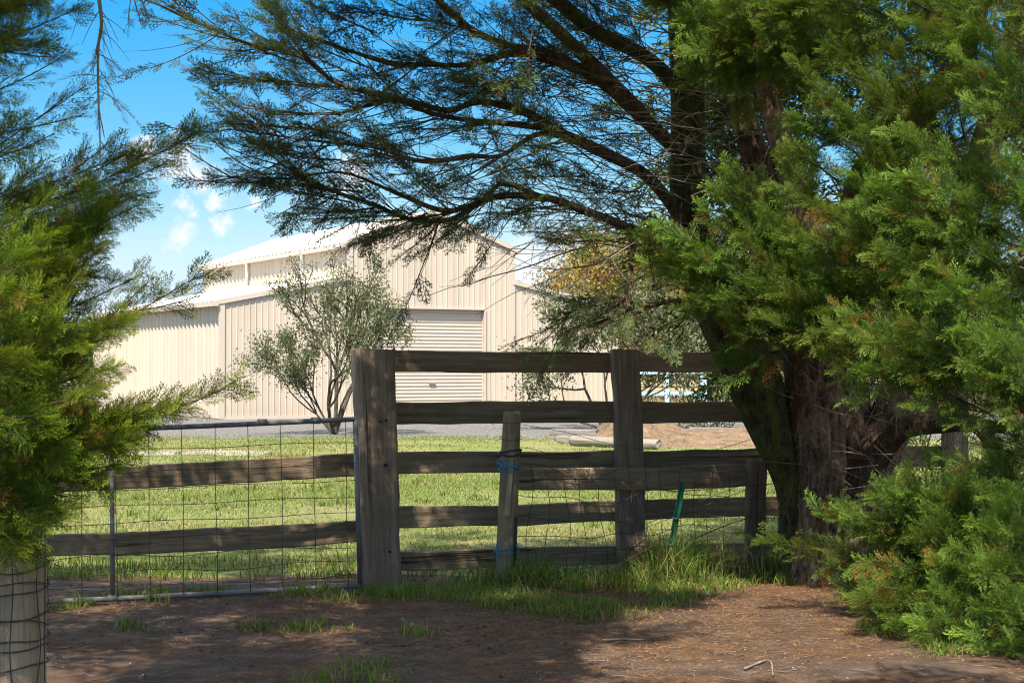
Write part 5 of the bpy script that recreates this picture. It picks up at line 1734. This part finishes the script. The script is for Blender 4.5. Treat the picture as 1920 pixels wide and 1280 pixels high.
def round_tree(name, base, H, W, label, r, leaf_mat, n_clump, n_leaf, leaf, group=None, tip_patch=False, low=.25, dead=.05, cat='tree'):
    """Trunk and limbs with clumps of leaves over an uneven dome."""
    base = np.asarray(base, float)
    e = empty(name, tuple(base), label, cat, group)
    tw = Twigs()
    cs = []
    for _ in range(n_clump):
        while True:
            q = r.uniform(-1, 1, 3)
            if .35 < np.linalg.norm(q) < 1 and q[2] > -.6: break
        cs.append(base + np.array([q[0] * W / 2, q[1] * W / 2, H * low + (q[2] + .6) / 1.6 * H * (1 - low) * .96]))
    top = base + np.array([0, 0, H * .55])
    tw.add(bez(base - [0, 0, .1], top, 0, 6, r, .03), H * .03, H * .014, 8)
    for c in cs[::2]:
        tw.add(bez(base + np.array([0, 0, H * r.uniform(.15, .5)]), c, .08, 5, r, .05), H * .010, H * .003, 5)
    link('trunk', tw.mesh('trunk', base), M['bark_grey'], e, base)
    fo = Foliage()
    for c in cs:
        n = n_leaf
        off = r.normal(0, 1, (n, 3)) * np.array([W * .075, W * .075, H * .05])
        p = c + off
        d = r.normal(0, 1, (n, 3)); d /= np.linalg.norm(d, axis=1)[:, None]
        s = np.cross(d, r.normal(0, 1, (n, 3))); s /= np.linalg.norm(s, axis=1)[:, None]
        LL = leaf[0] * r.uniform(.6, 1.3, n)[:, None]; ww = leaf[1] * r.uniform(.6, 1.3, n)[:, None]
        Q = np.stack([p, p + d * LL * .5 + s * ww, p + d * LL, p + d * LL * .5 - s * ww], 1)
        yl = r.random() < .38 if tip_patch else False
        tip = np.where(r.random(n) < (.75 if yl else .12), r.uniform(.6, 1, n), r.uniform(0, .3, n)) if tip_patch else r.random(n) * .7
        T = np.stack([np.clip(r.random() * .6 + r.random(n) * .4, 0, 1), tip, (r.random(n) < dead) * .8], 1)
        fo.quads(Q, T)
    link('crown', fo.mesh('crown', base), leaf_mat, e, base)['kind'] = 'stuff'
    return e


R = np.random.default_rng(66)
wb = (PX(1195, 66), 66.0, 0.0)
round_tree('wattle_tree', wb, 7.1, 7.4, 'rounded yellow flowering wattle with brown foliage beyond the shed', R, M['wattle'], 200, 260, (.15, .04), tip_patch=True, dead=.2)
round_tree('wattle_tree', (PX(1330, 72), 72.0, 0.0), 5.6, 7.0, 'brownish wattle tree behind the leaning mossy stem', R, M['wattle'], 120, 200, (.16, .045), tip_patch=True, dead=.35)
for i, (px, Y, H, W) in enumerate(((1420, 85, 5.5, 7), (1560, 95, 8, 9), (1700, 90, 7, 9), (1850, 100, 9, 11), (150, 120, 4.5, 9), (1290, 130, 5, 12))):
    round_tree('paddock_tree', (PX(px, Y), Y, 0), H, W, 'far grey green paddock tree ' + ('just right of the leaning mossy stem', 'seen between the thick stems', 'behind the arching low limb', 'through the leaves at the picture edge', 'past the back corner of the shed', 'beyond the pale blue rail frame')[i], R, M['far_leaf'], 60, 70, (.5, .13), group='far paddock trees', low=.12)

# wire strained paddock fence far off, posts in view on the right
pf = empty('paddock_fence', (PX(1360, 78), 78, 0), 'distant dark wire paddock fence in front of dry grass', 'fence')
for px in np.arange(1310, 1470, 22):
    bar('fence_post', ((PX(px, 78), 78, 0), (PX(px, 78), 78, 1.35)), .09, .09, M['rail'], pf, up=(0, 1, 0))
for z in (.35, .65, .95, 1.25):
    bar('fence_wire', ((PX(1290, 78), 77.93, z), (PX(1490, 78), 77.93, z)), .02, .02, M['wire'], pf)

# ------------------------------------------------------------------ grasses and litter
def blades(name, pos, r, hgt, wid, mat, lean=.5, tip=.8, dead=.1, base_rnd=None, label=None, tri=False):
    """Bent grass blades, two quads each."""
    n = len(pos)
    h = hgt * r.uniform(.55, 1.25, n)
    az = r.uniform(0, 2 * math.pi, n)
    ln = np.abs(r.normal(0, lean, n)) * h
    d = np.stack([np.cos(az), np.sin(az), np.zeros(n)], 1)
    fa = r.uniform(0, 2 * math.pi, n)
    s = np.stack([np.cos(fa), np.sin(fa), np.zeros(n)], 1)
    w = (wid * r.uniform(.6, 1.3, n))[:, None]
    p1 = pos + d * (ln * .3)[:, None] + np.array([0, 0, 1]) * (h * .6)[:, None]
    p2 = pos + d * ln[:, None] + np.array([0, 0, 1]) * (h * np.clip(1 - .25 * (ln / h) ** 2, .3, 1))[:, None]
    v = np.stack([pos - s * w, pos + s * w, p1 + s * w * .75, p1 - s * w * .75, p2 + s * w * .12, p2 - s * w * .12], 1).reshape(-1, 3)
    b = np.arange(n)[:, None] * 6
    f = np.concatenate([b + np.array([0, 1, 2, 3]), b + np.array([3, 2, 4, 5])])
    rnd = r.random(n) if base_rnd is None else np.clip(base_rnd + r.normal(0, .15, n), 0, 1)
    dd = (r.random(n) < dead) * r.uniform(.5, 1, n)
    t = np.zeros((n, 6, 3)); t[:, :, 0] = rnd[:, None]; t[:, :, 2] = dd[:, None] if not np.isscalar(dd) else dd
    t[:, :2, 1] = .05 * tip; t[:, 2:4, 1] = .5 * tip; t[:, 4:, 1] = tip
    tt = t.reshape(-1, 3)
    if tri:
        v = np.stack([pos - s * w, pos + s * w, p2], 1).reshape(-1, 3)
        f = np.arange(n * 3).reshape(-1, 3); tt = t[:, [0, 1, 4]].reshape(-1, 3)
    o = link(name, mesh_arrays(name, v, f, False, tt), mat)
    o['kind'] = 'stuff'
    if label: o['label'] = label
    return o


R = np.random.default_rng(77)


def scatter(n, x0, x1, y0, y1, dens):
    p = np.stack([R.uniform(x0, x1, n), R.uniform(y0, y1, n), np.zeros(n)], 1)
    return p[R.random(n) < dens(p)]


def in_view(p, m=0.15):
    k = np.abs(p[:, 0]) < (p[:, 1] * (960.0 / F) + m)
    return p[k]


# lawn: short blades, thinning with distance
def lawn_pts(n, y0, y1):
    u = R.random(n)
    y = y0 * (y1 / y0) ** u
    x = R.uniform(-1, 1, n) * (y * .33 + .3)
    p = np.stack([x, y, np.full(n, .006)], 1)
    den_ = .52 + .75 * wob(p, .9, 9, 4)
    return p[R.random(n) < den_]


lp = lawn_pts(330000, 12.2, 36.5)
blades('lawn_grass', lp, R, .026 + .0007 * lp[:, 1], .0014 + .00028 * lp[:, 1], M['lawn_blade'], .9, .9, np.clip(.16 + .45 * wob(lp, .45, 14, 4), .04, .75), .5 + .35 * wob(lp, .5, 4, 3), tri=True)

wc = lawn_pts(420, 12.6, 30)
wp = np.repeat(wc, 14, axis=0) + np.concatenate([R.normal(0, .05, (len(wc) * 14, 2)), np.zeros((len(wc) * 14, 1))], 1)
blades('lawn_weeds', wp, R, .085, .004 + .0002 * wp[:, 1], M['grass'], .9, .8, .12)

# long grass along the fence foot, and tufts straggling on the track
cent = []
for _ in range(640):
    px = R.uniform(690, 1620)
    off = abs(R.normal(0, .32)) - .15
    c = on_fence(px, OFF2 + off)
    amt = np.interp(px, [690, 900, 1000, 1150, 1270, 1350, 1450, 1620], [.35, .45, .7, .8, 1.25, 1.2, .8, .5])
    amt *= np.clip(.75 + .6 * wob(np.array([[c[0] * 1.5, c[1] * 1.5, 0]]), 1.5, 21, 3)[0], .25, 1.5)
    cent.append((c, (.05 + .22 * R.random() ** 1.6) * amt + .03, int(30 * amt)))
for _ in range(1500):     # straggling mat in front
    px = R.uniform(680, 1500)
    off = R.uniform(.3, 2.1)
    c = on_fence(px, off)
    lim = np.interp(px, [680, 800, 900, 1000, 1150, 1300, 1400, 1500], [.6, .9, 1.3, 1.8, 2.0, 1.5, 1.0, .7])
    if off > lim * (.8 + .35 * R.random()): continue
    if wob(np.array([[c[0], c[1], 0]]), 2.6, 30, 3)[0] < -.12: continue
    cent.append((c, R.uniform(.03, .085), 16))
for px, py in ((560, 1195), (600, 1185), (690, 1265), (640, 1290), (680, 1275), (250, 1190), (120, 1150), (160, 1140), (220, 1130), (270, 1135), (320, 1125), (360, 1120), (430, 1118), (600, 1130), (630, 1120), (650, 1140), (570, 1125), (540, 1130), (480, 1190), (770, 1195), (1790, 1225), (1760, 1235), (1700, 1195), (1680, 1190), (1620, 1120), (1600, 1130)):
    Y = 1.5 * F / (py - 690)
    for _ in range(3):
        cent.append((np.array([PX(px, Y) + R.normal(0, .06), Y + R.normal(0, .08), 0]), R.uniform(.05, .11), 22))
pos, hh, rb = [], [], []
for c, h, n in cent:
    n = max(4, n)
    q = np.stack([c[0] + R.normal(0, .055, n), c[1] + R.normal(0, .055, n), np.zeros(n)], 1)
    q[:, 2] = dirt_z(q) - .01
    pos.append(q); hh.append(np.full(n, h)); rb.append(np.full(n, R.uniform(.2, .9)))
pos = np.concatenate(pos); hh = np.concatenate(hh); rb = np.concatenate(rb)
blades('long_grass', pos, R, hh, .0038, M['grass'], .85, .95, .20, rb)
# rank grass at the lawn's shaded edge behind the gate
ep = scatter(9000, -4, 2.0, 11.3, 13.0, lambda p: np.clip(.5 + .6 * wob(p, 1.7, 3, 3), 0, 1) * (np.abs(p[:, 1] - 12.3) < .7))
ep[:, 2] = np.maximum(dirt_z(ep), 0)
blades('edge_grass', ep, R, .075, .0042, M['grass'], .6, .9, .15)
# tall seeding stalks by the stems
sp_ = []
for _ in range(320):
    c = on_fence(R.uniform(1330, 1680), OFF2 + R.uniform(-.1, .5)); c[2] = 0; sp_.append(c)
blades('dry_stalks', np.array(sp_), R, .30, .0022, M['straw'], .4, .8, .3)
# straw band of the far paddock
fp = scatter(9000, 5, 26, 56, 76, lambda p: np.ones(len(p)))
blades('paddock_grass', fp, R, .5, .03, M['straw'], .5, .8, .2, tri=True)

# cypress needle litter on the track
n = 300000
p = np.stack([R.uniform(-3.6, 4.2, n), R.uniform(6.2, 12.0, n), np.zeros(n)], 1)
den_ = .30 + .55 * wob(p, 1.5, 12, 4) + .35 * np.clip((p[:, 0] - .2) / 2, -0.5, 1) * (p[:, 1] > 8.3) + .3 * np.exp(-((p[:, 1] - 10) / .8) ** 2)
p = p[R.random(n) < den_]
n = len(p)
p[:, 2] = dirt_z(p) + .002 + R.random(n) * .008
az = R.uniform(0, 6.28, n)
d = np.stack([np.cos(az), np.sin(az), R.normal(0, .22, n)], 1)
s = np.stack([-np.sin(az), np.cos(az), R.normal(0, .3, n)], 1)
L = R.uniform(.005, .019, n)[:, None] * (1 + .8 * (R.random(n) < .06))[:, None]; w = R.uniform(.0011, .0026, n)[:, None]
Q = np.stack([p - d * L - s * w, p - s * w * 0 + d * L * .1 - s * w, p + d * L, p + s * w], 1)
T = np.stack([R.random(n), R.random(n) ** 1.5, (R.random(n) < .35) * .9], 1)
fo = Foliage(); fo.q.append(Q[:, [0, 2, 3]].astype(np.float32)); fo.t.append(T.astype(np.float32))
o = link('needle_litter', fo.mesh('needle_litter', (0, 0, 0)), M['litter']); o['kind'] = 'stuff'

tl = Twigs()
for _ in range(1500):
    q = np.array([R.uniform(-3.2, 3.8), R.uniform(6.4, 11.0), 0.]); az_ = R.uniform(0, 6.28); ll_ = R.uniform(.03, .11)
    q2_ = q + np.array([math.cos(az_), math.sin(az_), 0]) * ll_; m_ = (q + q2_) / 2 + R.normal(0, .008, 3)
    pp = np.array([q, m_, q2_]); pp[:, 2] = dirt_z(pp) + .004
    tl.add(pp, .0024, .0012, 3)
o = link('twig_litter', tl.mesh('twig_litter', (0, 0, 0)), M['twig_pale']); o['kind'] = 'stuff'
# gravel chips scattered on the track: too small to count
n = 700
p = np.stack([R.uniform(-3.2, 3.5, n), R.uniform(6.4, 11.2, n), np.zeros(n)], 1)
p[:, 2] = dirt_z(p)
r_ = R.uniform(.003, .009, n) * (1 + 1.2 * (R.random(n) < .04))
oct_ = np.array([(1, 0, 0), (-1, 0, 0), (0, 1, 0), (0, -1, 0), (0, 0, .7), (0, 0, -.7)], float)
vv = p[:, None, :] + oct_[None] * r_[:, None, None] * R.uniform(.6, 1.3, (n, 6, 1))
ff = np.array([(0, 2, 4), (2, 1, 4), (1, 3, 4), (3, 0, 4), (2, 0, 5), (1, 2, 5), (3, 1, 5), (0, 3, 5)])
o = link('gravel_chips', mesh_arrays('gravel_chips', vv.reshape(-1, 3), (np.arange(n)[:, None, None] * 6 + ff[None]).reshape(-1, 3)), M['stone']); o['kind'] = 'stuff'
n = 2600
p = np.stack([R.uniform(-3.4, 4.0, n), R.uniform(6.4, 11.4, n), np.zeros(n)], 1)
p = p[R.random(n) < .45 + .6 * wob(p, 1.2, 17, 3)]; n = len(p)
p[:, 2] = dirt_z(p)
r_ = R.uniform(.006, .020, n)
vv = p[:, None, :] + oct_[None] * r_[:, None, None] * R.uniform(.5, 1.4, (n, 6, 1))
o = link('dirt_clods', mesh_arrays('dirt_clods', vv.reshape(-1, 3), (np.arange(n)[:, None, None] * 6 + ff[None]).reshape(-1, 3)), M['dirt']); o['kind'] = 'stuff'
# fallen sticks
for i, (a, b, m_, lab) in enumerate((((1395, 1262), (1440, 1250), (1448, 1275), 'forked pale dead stick lying on the sunlit dirt'), ((1130, 1209), (1170, 1206), (1205, 1207), 'thin straight twig lying at the edge of the grass'))):
    pts = []
    for q in (a, b, m_):
        Y = 1.5 * F / (q[1] - 690); v = np.array([PX(q[0], Y), Y, 0]); v[2] = dirt_z(v)[0] + .012; pts.append(v)
    mb = MB(); cc = catmull(pts, 5); mb.tube(cc - cc[0], np.linspace(.008, .004, len(cc)), 7)
    o = link('fallen_stick', mb.mesh('fallen_stick', True), M['twig_pale'], None, cc[0]); tag(o, lab, 'stick')
